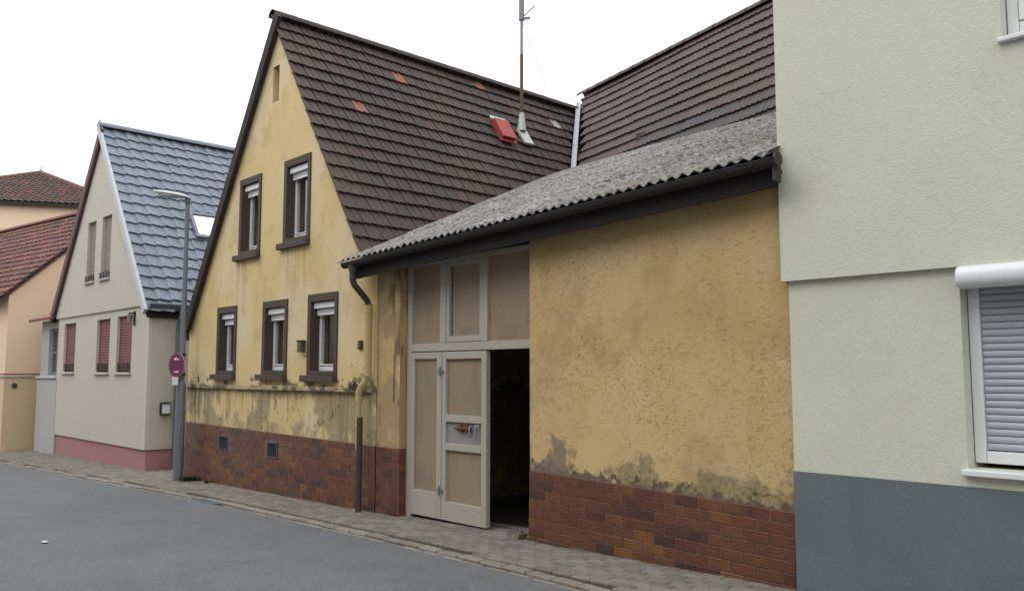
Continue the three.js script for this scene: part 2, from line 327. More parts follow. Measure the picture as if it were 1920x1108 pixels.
{
  const xs = []; for (let x = -40; x <= 12; x += 0.5) xs.push(x);
  const pv = struct('pavement', landStrip(xs, () => -3, x => kerbBack(x), -0.022), mat([0.034, 0.032, 0.027], 1, { bumpMap: grain, bumpScale: 0.003 }), 'narrow pavement of small grey concrete blocks along the walls');
  const geos = []; for (let k = 0; k < 4; k++) { const g = paver(0.190, 0.090, 0.05, 0.007); const uv = g.attributes.uv; for (let i = 0; i < uv.count; i++) uv.setXY(i, uv.getX(i) + k * 0.31, uv.getY(i) + k * 0.17); geos.push(g); }
  const spots = [], rx = new THREE.Quaternion().setFromAxisAngle(V(0, 0, 1), Math.atan(0.0155));
  for (let j = -6; j < 16; j++) for (let i = -250; i < 30; i++) {
    const x = i * 0.2 + (j & 1 ? 0.1 : 0), z = 0.05 + j * 0.1;
    if (x < -30 || x > 2 || z > kerbBack(x) - 0.05) continue;
    if (z < 0 && !((x > -8 && x < -5.85 && z > -0.5) || (x > -15.6 && x < -14.05))) continue;
    const p = V(x, gy(x) + rr(-0.003, 0.003), z), q = rx.clone().multiply(new THREE.Quaternion().setFromEuler(new THREE.Euler(rr(-0.012, 0.012), rr(-0.02, 0.02), rr(-0.012, 0.012))));
    spots.push({ M: new THREE.Matrix4().compose(p, q, V(1, 1, 1)), d: camD(p) + (x > -2.9 ? 100 : 0), m: Math.floor(rnd() * 4), v: Math.floor(rnd() * 4) });
  }
  lay(pv, 'paving_block', spots, geos, stoneMats, 300);
  // two rows of kerb stones as a shallow gutter
  const kb = struct('kerb', landStrip(xs, x => kerbBack(x), x => edge(x) + 0.05, -0.03), mat([0.03, 0.028, 0.024], 1), 'two flat rows of pale stones between pavement and asphalt');
  const kg = [paver(0.285, 0.097, 0.08, 0.01), paver(0.272, 0.1, 0.08, 0.013), paver(0.287, 0.094, 0.08, 0.008)];
  const ks = [];
  for (let r = 0; r < 2; r++) for (let i = -130; i < 10; i++) {
    const x = i * 0.3 + r * 0.13; if (x < -32 || x > 2) continue;
    if (r === 1 && x > -11.25 && x < -10.65) continue;           // the drain sits here
    const z = edge(x) - 0.175 + r * 0.118 + rr(-0.004, 0.004), a = Math.atan2(edge(x - 0.1) - edge(x + 0.1), 0.2);
    const p = V(x, gy(x) + (r ? -0.022 : -0.006) + rr(-0.004, 0.004), z), q = rx.clone().multiply(new THREE.Quaternion().setFromEuler(new THREE.Euler(r ? -0.03 : 0.05, a + rr(-0.015, 0.015), rr(-0.01, 0.01))));
    ks.push({ M: new THREE.Matrix4().compose(p, q, V(1, 1, 1)), d: camD(p), m: Math.floor(rnd() * 3), v: Math.floor(rnd() * 3) });
  }
  lay(kb, 'kerb_stone', ks, kg, kerbMats, 300);
}

// ---------------------------------------------------------------- tiles
function tileGeo(w, l, amp, k, waves = 1, thick = 0.022, seg = waves * 7) {          // x along the course, y up the slope, z outward; y = 0 is the lower edge
  const L = l + 0.06, f = [], prof = t => amp * (0.5 + 0.5 * Math.cos(2 * Math.PI * (waves * t - 0.22))) + amp * 0.25 * Math.cos(4 * Math.PI * (waves * t - 0.1));
  const zt = (t, y) => prof(t) + 0.046 - 0.042 * (y / L);
  const P = (t, y, d = 0) => V((t - 0.5) * (w + 0.016), y, zt(t, y) - d);
  for (let i = 0; i < seg; i++) {
    const a = i / seg, b = (i + 1) / seg;
    f.push(P(a, 0), P(b, 0), P(b, L), P(a, 0), P(b, L), P(a, L));
    f.push(P(a, 0, thick), P(b, 0, thick), P(b, 0), P(a, 0, thick), P(b, 0), P(a, 0));
  }
  f.push(P(0, 0, thick), P(0, 0), P(0, L), P(0, 0, thick), P(0, L), P(0, L, thick), P(1, 0), P(1, 0, thick), P(1, L, thick), P(1, 0), P(1, L, thick), P(1, L));
  const g = new THREE.BufferGeometry().setFromPoints(f); g.computeVertexNormals();
  const uv = new Float32Array(f.length * 2); f.forEach((p, i) => { uv[i * 2] = p.x + k * 0.37; uv[i * 2 + 1] = p.y + k * 0.23; });
  g.setAttribute('uv', new THREE.BufferAttribute(uv, 2)); return g;
}
const tileSet = (w, l, amp, waves = 1) => [0, 1, 2, 3].map(k => tileGeo(w, l, amp, k, waves));
// o: corner at the lower left, u along the eave, v up the slope
function tileField(parent, { o, u, v, w, l, cols, rows, ok, pick, geos, mats, max = 300, seen = () => 0, name = 'roof_tile' }) {
  const n = u.clone().cross(v).normalize(), spots = [];
  for (let r = 0; r < rows; r++) for (let c = 0; c < cols; c++) {
    const p = o.clone().addScaledVector(u, (c + 0.5) * w).addScaledVector(v, r * l);
    if (ok && !ok(p, c, r)) continue;
    const s = pick(p, c, r), B = new THREE.Matrix4().makeBasis(u, v, n);
    B.multiply(new THREE.Matrix4().makeRotationFromEuler(new THREE.Euler(rr(-0.012, 0.012), rr(-0.005, 0.005), rr(-0.014, 0.014))));
    B.setPosition(p.addScaledVector(n, rr(0, 0.004) + 0.03 * (fbm(p.x * 0.6 + p.z * 0.5, p.y * 0.6, 401, 2) - 0.5)).addScaledVector(v, rr(-0.008, 0.008)));
    spots.push({ M: B, d: camD(p) + seen(p), m: s.m ?? s, v: Math.floor(rnd() * geos.length), label: s.label });
  }
  lay(parent, name, spots, geos, mats, max);
}
function ridgeTiles(parent, p, q, r, m, len = 0.36) {
  const L = p.distanceTo(q), N = Math.max(1, Math.round(L / len)), d = q.clone().sub(p).normalize(), side = d.clone().cross(V(0, 1, 0)).normalize(), up = side.clone().cross(d);
  const g = new THREE.CylinderGeometry(r, r * 1.12, L / N + 0.04, 10, 1, true, -Math.PI / 2, Math.PI); g.rotateX(Math.PI / 2); // axis along z, dome toward ...
  const h = metres(g);
  for (let i = 0; i < N; i++) {
    const o = shade(new THREE.Mesh(h, m)); o.name = 'ridge_tile';
    const M4 = new THREE.Matrix4().makeBasis(side, up, d.clone().negate()).multiply(new THREE.Matrix4().makeRotationZ(Math.PI));
    M4.multiply(new THREE.Matrix4().makeRotationX(0.02)); M4.setPosition(p.clone().addScaledVector(d, (i + 0.5) * L / N).addScaledVector(up, 0.0));
    M4.decompose(o.position, o.quaternion, o.scale); if (parent.isGroup) o.position.sub(parent.position); parent.add(o);
  }
}
const clayMap = colourMap(512, 512, 0, 0, 1.6, 1.6, (x, y) => { let k = 0.62 + 0.4 * fbm(x * 14, y * 9, 111, 4) + 0.25 * noise(x * 150, y * 150, 112); k *= 0.8; const sp = sstep(0.74, 0.8, fbm(x * 32, y * 32, 113, 2)); return mix([k, k, k], [1, 1, 0.98], 0.8 * sp); });
const clay = (list, rough) => list.map(c => { const m = mapMat(clayMap, rough, grain, 0.0015); m.color.setRGB(...c); return m; });
const brownClay = clay([[0.066, 0.043, 0.036], [0.056, 0.039, 0.034], [0.075, 0.046, 0.038], [0.060, 0.045, 0.036], [0.083, 0.054, 0.043], [0.32, 0.12, 0.075], [0.42, 0.40, 0.37]], 0.72);
const barnClay = clay([[0.086, 0.053, 0.046], [0.070, 0.049, 0.044], [0.098, 0.056, 0.047], [0.062, 0.057, 0.056], [0.094, 0.066, 0.056], [0.27, 0.24, 0.21]], 0.62);
const greyClay = clay([[0.235, 0.27, 0.33], [0.25, 0.285, 0.345], [0.22, 0.255, 0.315]], 0.55);
const redClay = clay([[0.20, 0.072, 0.05], [0.155, 0.066, 0.05], [0.25, 0.10, 0.068], [0.10, 0.064, 0.054]], 0.8);

// ---------------------------------------------------------------- glazed plinth tiles
const glazeMap = colourMap(256, 256, 0, 0, 0.9, 0.9, (x, y) => mul([1, 0.97, 0.93], 0.62 + 0.45 * fbm(x * 14, y * 14, 121, 5) + 0.1 * noise(x * 160, y * 160, 122)));
const glaze = [[0.150, 0.060, 0.034], [0.134, 0.053, 0.032], [0.170, 0.073, 0.036], [0.106, 0.045, 0.031], [0.205, 0.09, 0.037], [0.080, 0.041, 0.033], [0.154, 0.064, 0.039]].map(c => { const m = mapMat(glazeMap, 0.42, grain, 0.0006); m.color.setRGB(...c); return m; });
function facingTile(w, h, t, k) { const g = paver(w, h, t, 0.003); g.rotateX(Math.PI / 2); const p = g.attributes.position, uv = g.attributes.uv; for (let i = 0; i < p.count; i++) uv.setXY(i, p.getX(i) + k * 0.3, p.getY(i) + k * 0.19); return g; }
function plinthTiles(parent, x0, x1, y0, y1, zf, rows, skip, max) {
  const w = 0.205, h = 0.088, geos = [0, 1, 2].map(k => facingTile(w - 0.006, h - 0.006, 0.011, k)), half = facingTile(w / 2 - 0.006, h - 0.006, 0.011, 1);
  const L = Math.hypot(x1 - x0, y1 - y0), d = V((x1 - x0) / L, (y1 - y0) / L, 0), up = V(-d.y, d.x, 0), N = Math.round(L / w), ww = L / N, spots = [];
  for (let r = 0; r < rows; r++) for (let i = -1; i < N; i++) {
    const s = (i + (r & 1 ? 1 : 0.5)) * ww; if (s < ww * 0.4 || s > L - ww * 0.4) continue;
    const p = V(x0, y0, zf).addScaledVector(d, s).addScaledVector(up, -(r + 0.5) * h); p.z += rr(-0.0015, 0.0015);
    if (p.y + h / 2 < gy(p.x) || (skip && skip(p))) continue;
    const q = noise(p.x * 1.1, p.y * 3, 131), k = rnd(); let m = k < 0.34 ? 0 : k < 0.52 ? 1 : k < 0.66 ? 6 : k < 0.78 ? 2 : k < 0.9 ? 3 : k < 0.95 ? 4 : 5; if (q > 0.72 && m === 0) m = 2;
    spots.push({ M: new THREE.Matrix4().makeBasis(d, up, V(0, 0, 1)).multiply(new THREE.Matrix4().makeRotationFromEuler(new THREE.Euler(rr(-0.01, 0.01), rr(-0.006, 0.006), rr(-0.006, 0.006)))).setPosition(p), d: camD(p), m, v: Math.floor(rnd() * 3) });
  }
  lay(parent, 'tile', spots, geos, glaze, max);
  const hs = []; for (let r = 1; r < rows; r += 2) for (const s of [ww * 0.25, L - ww * 0.25]) { const p = V(x0, y0, zf).addScaledVector(d, s).addScaledVector(up, -(r + 0.5) * h); if (p.y + h / 2 > gy(p.x)) hs.push({ M: new THREE.Matrix4().makeBasis(d, up, V(0, 0, 1)).setPosition(p), d: 0, m: Math.floor(rnd() * 4), v: 0 }); }
  lay(parent, 'tile', hs, [half], glaze, 99);
}

// ================================================================ THE YELLOW GABLED HOUSE
const SL = 1.552, RX = -11.2, RY = 7.01, slopeLen = Math.hypot(1, SL);
const roofY = x => RY - SL * Math.abs(x - RX);
const valleyZ = x => -6.64 + (x + 11.18) * 1.24;                 // where the barn roof cuts into this one
const yh = thing('yellow_house', 'yellow plastered gabled house with brown window surrounds and dark tiled roof', 'house', [RX, 0, -3]);
const winY = [[-12.87, -12.2, 1.60, 2.73], [-11.35, -10.63, 1.60, 2.73], [-10.07, -9.33, 1.59, 2.745], [-12.2, -11.51, 3.40, 4.66], [-10.81, -10.08, 3.43, 4.70]];
const inner = w => [w[0] + 0.085, w[1] - 0.07, w[2] + 0.14, w[3] - 0.105];
const slit = [-11.25, -11.06, 5.66, 6.2];
{
  const X0 = -13.97, X1 = -8.46, off = 0.12;
  const out = [[X0, -0.5], [X1, -0.5], [X1, 3.02], [-8.68, 3.05], [-8.72, roofY(-8.72) - off], [RX, RY - off], [X0, roofY(X0) - off]];
  const wall = part(yh, 'wall', merge([plate(out, [...winY.map(w => [w[0] + 0.01, w[1] - 0.01, w[2] + 0.09, w[3] - 0.01]), slit, [-12.66, -12.40, 0.545, 0.735], [-11.09, -10.83, 0.54, 0.73]], 0, 0.3)]), M.yellow);
  part(yh, 'wall', merge([box(X0, X0 + 0.3, -0.5, roofY(X0) - off, -8, -0.302, 0), box(X1 - 0.3, X1, -0.5, roofY(X1) - off, -8, -0.302, 0), plate(out, [], -8.002, 0.3)]), M.yellow);
  part(yh, 'inner_floor', box(X0 + 0.302, X1 - 0.302, 2.95, 3.1, -7.99, -0.302, 0), M.room);
  part(yh, 'slit_filling', box(slit[0] - 0.01, slit[1] + 0.01, slit[2] - 0.01, slit[3] + 0.01, -0.16, -0.1, 0), mat([0.22, 0.16, 0.09], 0.9, { bumpMap: grain, bumpScale: 0.003 }), 'dark recessed infill of the narrow gable slit');
  // windows
  for (const w of winY) {
    const [a, b, c, d] = w, [p, q, s, t] = inner(w), zf = -0.115;
    const fr = part(yh, 'window', merge([box(p, p + 0.046, s, t, zf - 0.06, zf), box(q - 0.046, q, s, t, zf - 0.06, zf), box(p + 0.047, q - 0.047, s, s + 0.06, zf - 0.06, zf), box(p + 0.047, q - 0.047, t - 0.065, t, zf - 0.06, zf), box(p + 0.047, q - 0.047, s + 0.07, s + 0.09, zf - 0.05, zf + 0.006)]), M.white);
    part(fr, 'pane', box(p + 0.03, q - 0.03, s + 0.04, t - 0.05, zf - 0.018, zf - 0.012, 0), M.pane);
    part(fr, 'surround', merge([box(a, p - 0.001, c + 0.1, d, -0.14, 0.022), box(q + 0.001, b, c + 0.1, d, -0.14, 0.022), box(p - 0.0005, q + 0.0005, t + 0.001, d, -0.14, 0.022)]), M.brownTrim);
    part(fr, 'sill', merge([box(a - 0.09, b + 0.004, c - 0.0, c + 0.085, -0.02, 0.075), box(p - 0.0005, q + 0.0005, c + 0.086, s - 0.001, -0.14, 0.024), box(a - 0.001, p - 0.001, c + 0.086, c + 0.0995, -0.02, 0.0225), box(q + 0.001, b, c + 0.086, c + 0.0995, -0.02, 0.0225)]), M.brownTrim);
    const sh = [box(p + 0.003, q - 0.003, t - 0.088, t - 0.004, -0.1, -0.022, 0.01)];
    for (let k = 0; k < 2; k++) sh.push(box(p + 0.012, q - 0.012, t - 0.135 - k * 0.042, t - 0.096 - k * 0.042, -0.082, -0.068, 0.006));
    part(fr, 'roller_shutter', merge(sh), M.whitePlastic);
    part(fr, 'curtain', box(p + 0.02, q - 0.02, s, t, zf - 0.3, zf - 0.28, 0), mat([0.05, 0.052, 0.055], 1));
  }
  // ledge under the ground floor windows
  const lg = []; let x = X0 - 0.02; while (x < -8.56) { const e = Math.min(x + rr(0.7, 1.3), -8.55); lg.push(box(x, e - 0.004, 1.465 + rr(-0.004, 0.004), 1.525 + rr(-0.006, 0.006), -0.05, 0.065 + rr(-0.006, 0.006), 0.012)); x = e; }
  const lt = colourMap(1024, 64, -14.1, 1.4, 5.8, 0.2, (x, y) => { let c = [0.42, 0.34, 0.2]; c = mul(c, 0.8 + 0.4 * fbm(x * 6, y * 6, 141, 3)); return mix(c, [0.085, 0.075, 0.05], 0.9 * sstep(0.40, 0.58, fbm(x * 7, y * 16, 142, 4) + 0.12 * sstep(1.5, 1.54, y))); });
  part(yh, 'ledge', merge(lg), mapMat(lt, 0.9, grain, 0.004));
  // plinth
  const pl = part(yh, 'plinth', metres(plate([[X0 - 0.005, -0.5], [X1, -0.5], [X1, 0.845], [X0 - 0.005, 0.91]], [[-12.66, -12.40, 0.545, 0.735], [-11.09, -10.83, 0.54, 0.73]], 0.006, 0.05)), M.mortar);
  plinthTiles(pl, X0, X1, 0.91, 0.845, 0.0125, 12, p => (p.x > -12.74 && p.x < -12.32 && p.y > 0.5 && p.y < 0.78) || (p.x > -11.17 && p.x < -10.75 && p.y > 0.495 && p.y < 0.775), 290);
  for (const [a, b, c, d] of [[-12.68, -12.38, 0.53, 0.75], [-11.11, -10.81, 0.525, 0.745]]) {
    const bars = [box(a, a + 0.025, c, d, -0.02, 0.022), box(b - 0.025, b, c, d, -0.02, 0.022), box(a + 0.0255, b - 0.0255, c, c + 0.022, -0.02, 0.022), box(a + 0.0255, b - 0.0255, d - 0.022, d, -0.02, 0.022)];
    for (let i = 1; i < 6; i++) bars.push(box(a + i * (b - a) / 6 - 0.006, a + i * (b - a) / 6 + 0.006, c + 0.023, d - 0.023, -0.012, 0.012));
    for (let i = 1; i < 3; i++) bars.push(box(a + 0.026, b - 0.026, c + i * 0.073 - 0.004, c + i * 0.073 + 0.004, -0.02, 0.002));
    const v = part(yh, 'cellar_grille', merge(bars), mat([0.06, 0.066, 0.07], 0.6)); part(v, 'back_plate', box(a + 0.01, b - 0.01, c + 0.01, d - 0.01, -0.2, -0.14, 0), M.black);
  }
  // roof
  const eR = -8.74, eL = -14.10, zF = 0.05, zB = -8.0, dn = 0.075, NR = 18, zS = 0.0;
  const Y = x => roofY(x) - dn * slopeLen / 1;
  const roof = part(yh, 'roof', merge([quadSheet([V(eR, Y(eR), zS), V(eR, Y(eR), zB), V(RX, Y(RX), zB), V(RX, Y(RX), zS)], 0.05), quadSheet([V(eL, Y(eL), zB), V(eL, Y(eL), zF), V(RX, Y(RX), zF), V(RX, Y(RX), zB)], 0.05)]), M.darkWood);
  const u = V(0, 0, -1), v = V(-1, SL, 0).normalize(), w = 0.215, l = ((eR - RX) * slopeLen - 0.05) / NR, base = V(eR, roofY(eR), zF).addScaledVector(v.clone().cross(u).negate(), -0.06);
  const orange = [[-10.19, 5.49, -0.88], [-10.83, 6.43, -1.98], [-11.06, 6.78, -3.95]], pale = [[-10.77, 6.38, -5.65]];
  const near = (p, L) => L.some(q => Math.abs(p.z - q[2]) < 0.135 && Math.abs(p.y + 0.1 - q[1]) < 0.105);
  tileField(roof, { o: base, u, v, w, l, cols: 38, rows: NR, geos: tileSet(w, l, 0.013, 2), mats: brownClay,
    ok: p => p.z > valleyZ(p.x) + 0.02 && !(p.x > -10.56 && p.x < -10.33 && p.z < -3.72 && p.z > -4.0 && p.y > 5.66), seen: p => p.y < 3.25 + 0.4 * -p.z ? 60 : 0,
    pick: p => { if (near(p, orange)) return { m: 5, label: 'orange replacement roof tile' }; if (near(p, pale)) return { m: 6, label: 'pale grey patched roof tile' }; const q = fbm(p.z * 0.8, p.y * 0.9, 151, 3) + rr(-0.16, 0.16); return q < 0.36 ? 1 : q < 0.48 ? 3 : q < 0.58 ? 0 : q < 0.68 ? 2 : 4; } });
  tileField(roof, { o: V(eL, roofY(eL), zB + 0.05).addScaledVector(V(-SL, 1, 0).normalize(), -0.06), u: V(0, 0, 1), v: V(1, SL, 0).normalize(), w, l: ((RX - eL) * slopeLen - 0.05) / 21, cols: 37, rows: 21, geos: tileSet(w, l, 0.026), mats: brownClay, max: 0, pick: () => Math.floor(rnd() * 4) });
  ridgeTiles(roof, V(RX, RY - 0.06, 0.06), V(RX, RY - 0.06, -6.75), 0.1, brownClay[1]);
  // dark barge board on the left slope
  const n = V(-SL, 1, 0).normalize(), bo = -0.155;
  part(yh, 'barge_board', beam(V(eL + 0.02, roofY(eL), 0.062).addScaledVector(n, bo), V(RX + 0.04, RY, 0.062).addScaledVector(n, bo), 0.06, 0.16, n), M.darkWood);
  part(yh, 'eave_board', box(eL - 0.02, X0 - 0.002, roofY(eL) - 0.26, roofY(eL) - 0.13, -8, 0.03, 0.005), M.darkWood);
  // the red roof hatch
  const hc = V(-10.45, 5.83, -3.86), B = new THREE.Matrix4().makeBasis(u, v, u.clone().cross(v)).setPosition(hc);
  const hb = (x0, x1, y0, y1, z0, z1, tilt = 0) => { const g = new RoundedBoxGeometry(x1 - x0, y1 - y0, z1 - z0, 2, 0.012); g.translate((x0 + x1) / 2, (y0 + y1) / 2, (z0 + z1) / 2); if (tilt) g.rotateX(tilt); return metres(g.applyMatrix4(B)); };
  const ha = part(yh, 'roof_hatch', hb(-0.15, 0.15, -0.22, 0.22, -0.02, 0.085), M.red, 'red metal roof hatch beside the mast');
  part(ha, 'lid', hb(-0.165, 0.165, -0.235, 0.20, 0.09, 0.112), mat([0.34, 0.042, 0.04], 0.6));
  part(ha, 'flashing', hb(-0.18, 0.18, 0.222, 0.31, 0.03, 0.06), M.lead); part(ha, 'apron', hb(-0.19, 0.19, -0.29, -0.225, 0.03, 0.05), M.red); part(ha, 'lip', hb(-0.14, 0.14, -0.229, -0.219, 0.02, 0.08), mat([0.13, 0.02, 0.022], 0.7));
  // lead valley toward the barn roof
  const vd = V(1.17, -1.82, 1.45).normalize(), top = V(-11.2, 7.06, -6.66).addScaledVector(vd, -0.1), bot = top.clone().addScaledVector(vd, 3.1), nl = V(SL, 1, 0).normalize(), nb = V(-0.2, 0.53, 0.83).normalize();
  const sl = nl.clone().cross(vd).normalize(), sr = vd.clone().cross(nb).normalize(), lift = nl.clone().add(nb).setLength(0.05);
  const pieces = []; const K = 7;
  for (let i = 0; i < K; i++) {
    const a = top.clone().lerp(bot, i / K).add(lift).addScaledVector(lift, 0.1 * (i & 1)), b = top.clone().lerp(bot, (i + 1.06) / K).add(lift).addScaledVector(lift, 0.1 * (i & 1));
    const s = sl.clone().multiplyScalar(Math.sign(sl.z) * 0.055), s2 = sr.clone().multiplyScalar(Math.sign(sr.x) * 0.06);
    pieces.push(quadSheet([a, b, b.clone().add(s2), a.clone().add(s2)], 0.006), quadSheet([b, a, a.clone().add(s), b.clone().add(s)], 0.006));
  }
  part(yh, 'valley_flashing', merge(pieces), M.lead, 'pale lead strip in the valley between two roofs');
}

// ================================================================ THE YARD BUILDING: pillar, gate, wall and corrugated roof
const eaveZ = x => 0.35 - 0.0179 * (x + 8.7), sheetY = (x, z) => 3.05 + 0.0446 * (x + 8.7) + 0.42 * (eaveZ(x) - z);
const yb = thing('yard_building', 'low ochre yard building with corrugated roof, brown tiled plinth and gate opening', 'outbuilding', [-5.7, 0, -2]);
{
  const under = x => sheetY(x, 0) - 0.16;
  part(yb, 'wall', plate([[-5.85, -0.3], [-3.105, -0.3], [-3.105, under(-3.1)], [-5.85, under(-5.85)]], [], 0, 0.28), M.yard);
  part(yb, 'pillar', merge([plate([[-8.45, -0.4], [-8.0, -0.4], [-8.0, under(-8.0)], [-8.45, under(-8.45)]], [], -0.012, 0.4)]), M.pillar);
  part(yb, 'lintel', box(-7.998, -5.852, 2.985, 3.14, -0.3, -0.06), M.blackWood);
  const pl = part(yb, 'plinth', plate([[-5.852, -0.3], [-3.103, -0.3], [-3.103, 0.70], [-5.852, 0.78]], [], 0.006, 0.05), M.mortar);
  plinthTiles(pl, -5.85, -3.105, 0.78, 0.70, 0.0125, 9, null, 200);
  const p2 = part(yb, 'plinth', merge([plate([[-8.448, -0.4], [-7.994, -0.4], [-7.994, 0.84], [-8.448, 0.845]], [], -0.004, 0.4)]), M.mortar);
  plinthTiles(p2, -8.445, -7.997, 0.845, 0.84, 0.0025, 10, null, 80);
  { // tiles turning into the gate reveal
    const g = facingTile(0.085, 0.079, 0.012, 2), sp = [];
    for (let r = 0; r < 9; r++) { const p = V(-7.985, 0.84 - (r + 0.5) * 0.088, -0.05); if (p.y > 0.05) sp.push({ M: new THREE.Matrix4().makeBasis(V(0, 0, -1), V(0, 1, 0), V(1, 0, 0)).setPosition(p), d: 0, m: r % 4, v: 0 }); }
    lay(p2, 'tile', sp, [g], glaze, 20);
  }
  // hall behind: floor, rear and side closings
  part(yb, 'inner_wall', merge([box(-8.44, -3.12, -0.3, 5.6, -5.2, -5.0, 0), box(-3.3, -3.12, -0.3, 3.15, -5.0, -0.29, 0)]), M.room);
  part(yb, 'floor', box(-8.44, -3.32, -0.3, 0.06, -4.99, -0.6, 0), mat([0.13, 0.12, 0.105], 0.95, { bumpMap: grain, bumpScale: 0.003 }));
  // corrugated fibre-cement sheets, lichen on old cement
  const cm = colourMap(1024, 1024, 0, 0, 3.2, 3.2, (x, y) => {
    let k = 0.55 + 0.3 * fbm(x * 5, y * 5, 161, 4) + 0.45 * noise(x * 70, y * 70, 162); let c = mul([0.235, 0.222, 0.215], k);
    c = mix(c, [0.42, 0.405, 0.39], 0.5 * sstep(0.54, 0.68, fbm(x * 20, y * 20, 163, 3)));
    c = mix(c, [0.045, 0.042, 0.04], 0.85 * sstep(0.63, 0.68, fbm(x * 24 + 5, y * 22, 164, 3)));
    return mix(c, [0.22, 0.185, 0.13], 0.35 * sstep(0.55, 0.7, fbm(x * 2.2, y * 2.2, 165, 3)));
  });
  const cb = greyMap(512, 512, 0, 0, 1.6, 1.6, (x, y) => sstep(0.5, 0.75, fbm(x * 34, y * 30, 166, 3)) * 0.8 + 0.2 * noise(x * 120, y * 120, 167));
  const cement = [0.92, 1, 1.08].map(k => { const m = mapMat(cm, 0.92, cb, 0.012); m.color.setRGB(k, k, k); return m; });
  const roof = part(yb, 'roof_frame', merge([...[-1.2, -2.4, -3.6].map(z => box(-8.4, -3.4, 3.0 + 0.405 * -z - 0.22, 3.0 + 0.405 * -z - 0.08, z - 0.05, z + 0.05)), ...Array.from({ length: 8 }, (_, i) => { const x = -8.2 + i * 0.7; return beam(V(x, sheetY(x, 0.2) - 0.1, 0.2), V(x, sheetY(x, -4.6) - 0.1, -4.6), 0.08, 0.1); })]), M.blackWood);
  part(yb, 'soffit', quadSheet([V(-8.62, sheetY(-8.62, 0.27) - 0.2, 0.27), V(-8.62, sheetY(-8.62, -0.05) - 0.19, -0.05), V(-3.1, sheetY(-3.1, -0.05) - 0.19, -0.05), V(-3.1, sheetY(-3.1, 0.18) - 0.2, 0.18)], 0.02), M.blackWood);
  const pitch = 0.107, wave = x => 0.014 * Math.cos(2 * Math.PI * x / pitch);
  const zi = x => { let z = 0.3; while (z > -5.2 && sheetY(x, z) < roofY(x) - 0.12) z -= 0.04; return z; }; // where the sheet dives under the house tiles
  const rowsZ = [[9, -0.95], [-0.8, -2.2], [-2.05, -3.45], [-3.3, -4.8]];
  const sheet = (xa, xb, za, zb, lift, jit = 0) => {
    const f = [], n = Math.round((xb - xa) / pitch * 8);
    for (let i = 0; i < n; i++) {
      const a = xa + (xb - xa) * i / n, b = xa + (xb - xa) * (i + 1) / n;
      const lim = x => x < -8.70 ? Math.min(za, zi(x) + 0.1) : za > 1 ? eaveZ(x) + jit : za, z0 = Math.min(lim(a), lim(b)); const z1 = zb; if (z0 - z1 < 0.02) continue;
      const P = (x, z, d = 0) => V(x, sheetY(x, z) + wave(x) + lift - d, z);
      const q = (p0, p1, p2, p3) => f.push(p0, p1, p2, p0, p2, p3);
      const M2 = 4; for (let k = 0; k < M2; k++) { const s0 = lerp(z0, z1, k / M2), s1 = lerp(z0, z1, (k + 1) / M2); q(P(a, s0), P(b, s0), P(b, s1), P(a, s1)); }
      q(P(a, z0, 0.012), P(b, z0, 0.012), P(b, z0), P(a, z0)); q(P(a, z0, 0.012), P(a, z1, 0.012), P(b, z1, 0.012), P(b, z0, 0.012));
    }
    if (!f.length) return null;
    const g = new THREE.BufferGeometry().setFromPoints(f); g.computeVertexNormals(); return metres(g);
  };
  rowsZ.forEach(([za, zb], r) => {
    for (let x = -10.2 + (r & 1 ? 0.15 : 0); x < -3.2; x += 0.9) {
      const g = sheet(x, Math.min(x + 0.915, -3.11), za, zb, 0.012 * r + rr(0, 0.004), rr(-0.012, 0.012)); if (!g) continue;
      part(yb, 'corrugated_sheet', g, cement[Math.floor(rnd() * 3)]);
    }
  });
  // half-round gutter
  const gp = (x, dy, dz) => V(x, sheetY(x, eaveZ(x)) - dy, eaveZ(x) + dz), pa = gp(-8.63, 0.062, 0.012), pb = gp(-3.03, 0.062, 0.012), d = pb.clone().sub(pa), gl = d.length(); d.normalize();
  const halfPipe = (R, r) => { const sh = new THREE.Shape(); sh.absarc(0, 0, R, Math.PI, 2 * Math.PI, false); sh.lineTo(r, 0); sh.absarc(0, 0, r, 2 * Math.PI, Math.PI, true); sh.closePath(); const g = new THREE.ExtrudeGeometry(sh, { depth: gl, bevelEnabled: false, curveSegments: 10 }); const up = V(0, 1, 0), side = up.clone().cross(d).normalize(); g.applyMatrix4(new THREE.Matrix4().makeBasis(side, d.clone().cross(side), d).setPosition(pa)); return metres(g); };
  const gt = part(yb, 'gutter', halfPipe(0.056, 0.051), M.gutter, 'dark half-round gutter under the corrugated eave');
  part(gt, 'bead', cyl(pa.clone().add(V(0, 0.002, 0.056)), pb.clone().add(V(0, 0.002, 0.056)), 0.006, 0.006, 8), M.gutter);
  part(gt, 'end_cap', merge([cyl(pb.clone().add(V(-0.01, -0.004, 0)), pb.clone().add(V(0.006, -0.004, 0)), 0.056), box(-3.075, -3.055, pb.y - 0.16, pb.y + 0.02, 0.17, pb.z + 0.01)]), mat([0.045, 0.043, 0.036], 0.8));
  part(gt, 'fascia', beam(gp(-8.62, 0.14, -0.065), gp(-3.08, 0.14, -0.065), 0.02, 0.22), M.blackWood);
  part(yb, 'eave_end_board', box(-8.70, -8.64, 2.955, 3.02, 0.22, 0.34), mat([0.14, 0.085, 0.04], 0.9));
  // swan-neck downpipe
  const dp = part(yb, 'downpipe', merge([tube([V(-8.45, pa.y - 0.02, pa.z), V(-8.45, 2.76, pa.z), V(-8.51, 2.54, 0.085), V(-8.51, 2.42, 0.085)], 0.037), cyl(V(-8.45, pa.y - 0.03, pa.z), V(-8.45, pa.y - 0.12, pa.z), 0.056, 0.04)]), mat([0.055, 0.052, 0.047], 0.7, { bumpMap: grain, bumpScale: 0.002 }), 'dark swan-neck top of the downpipe');
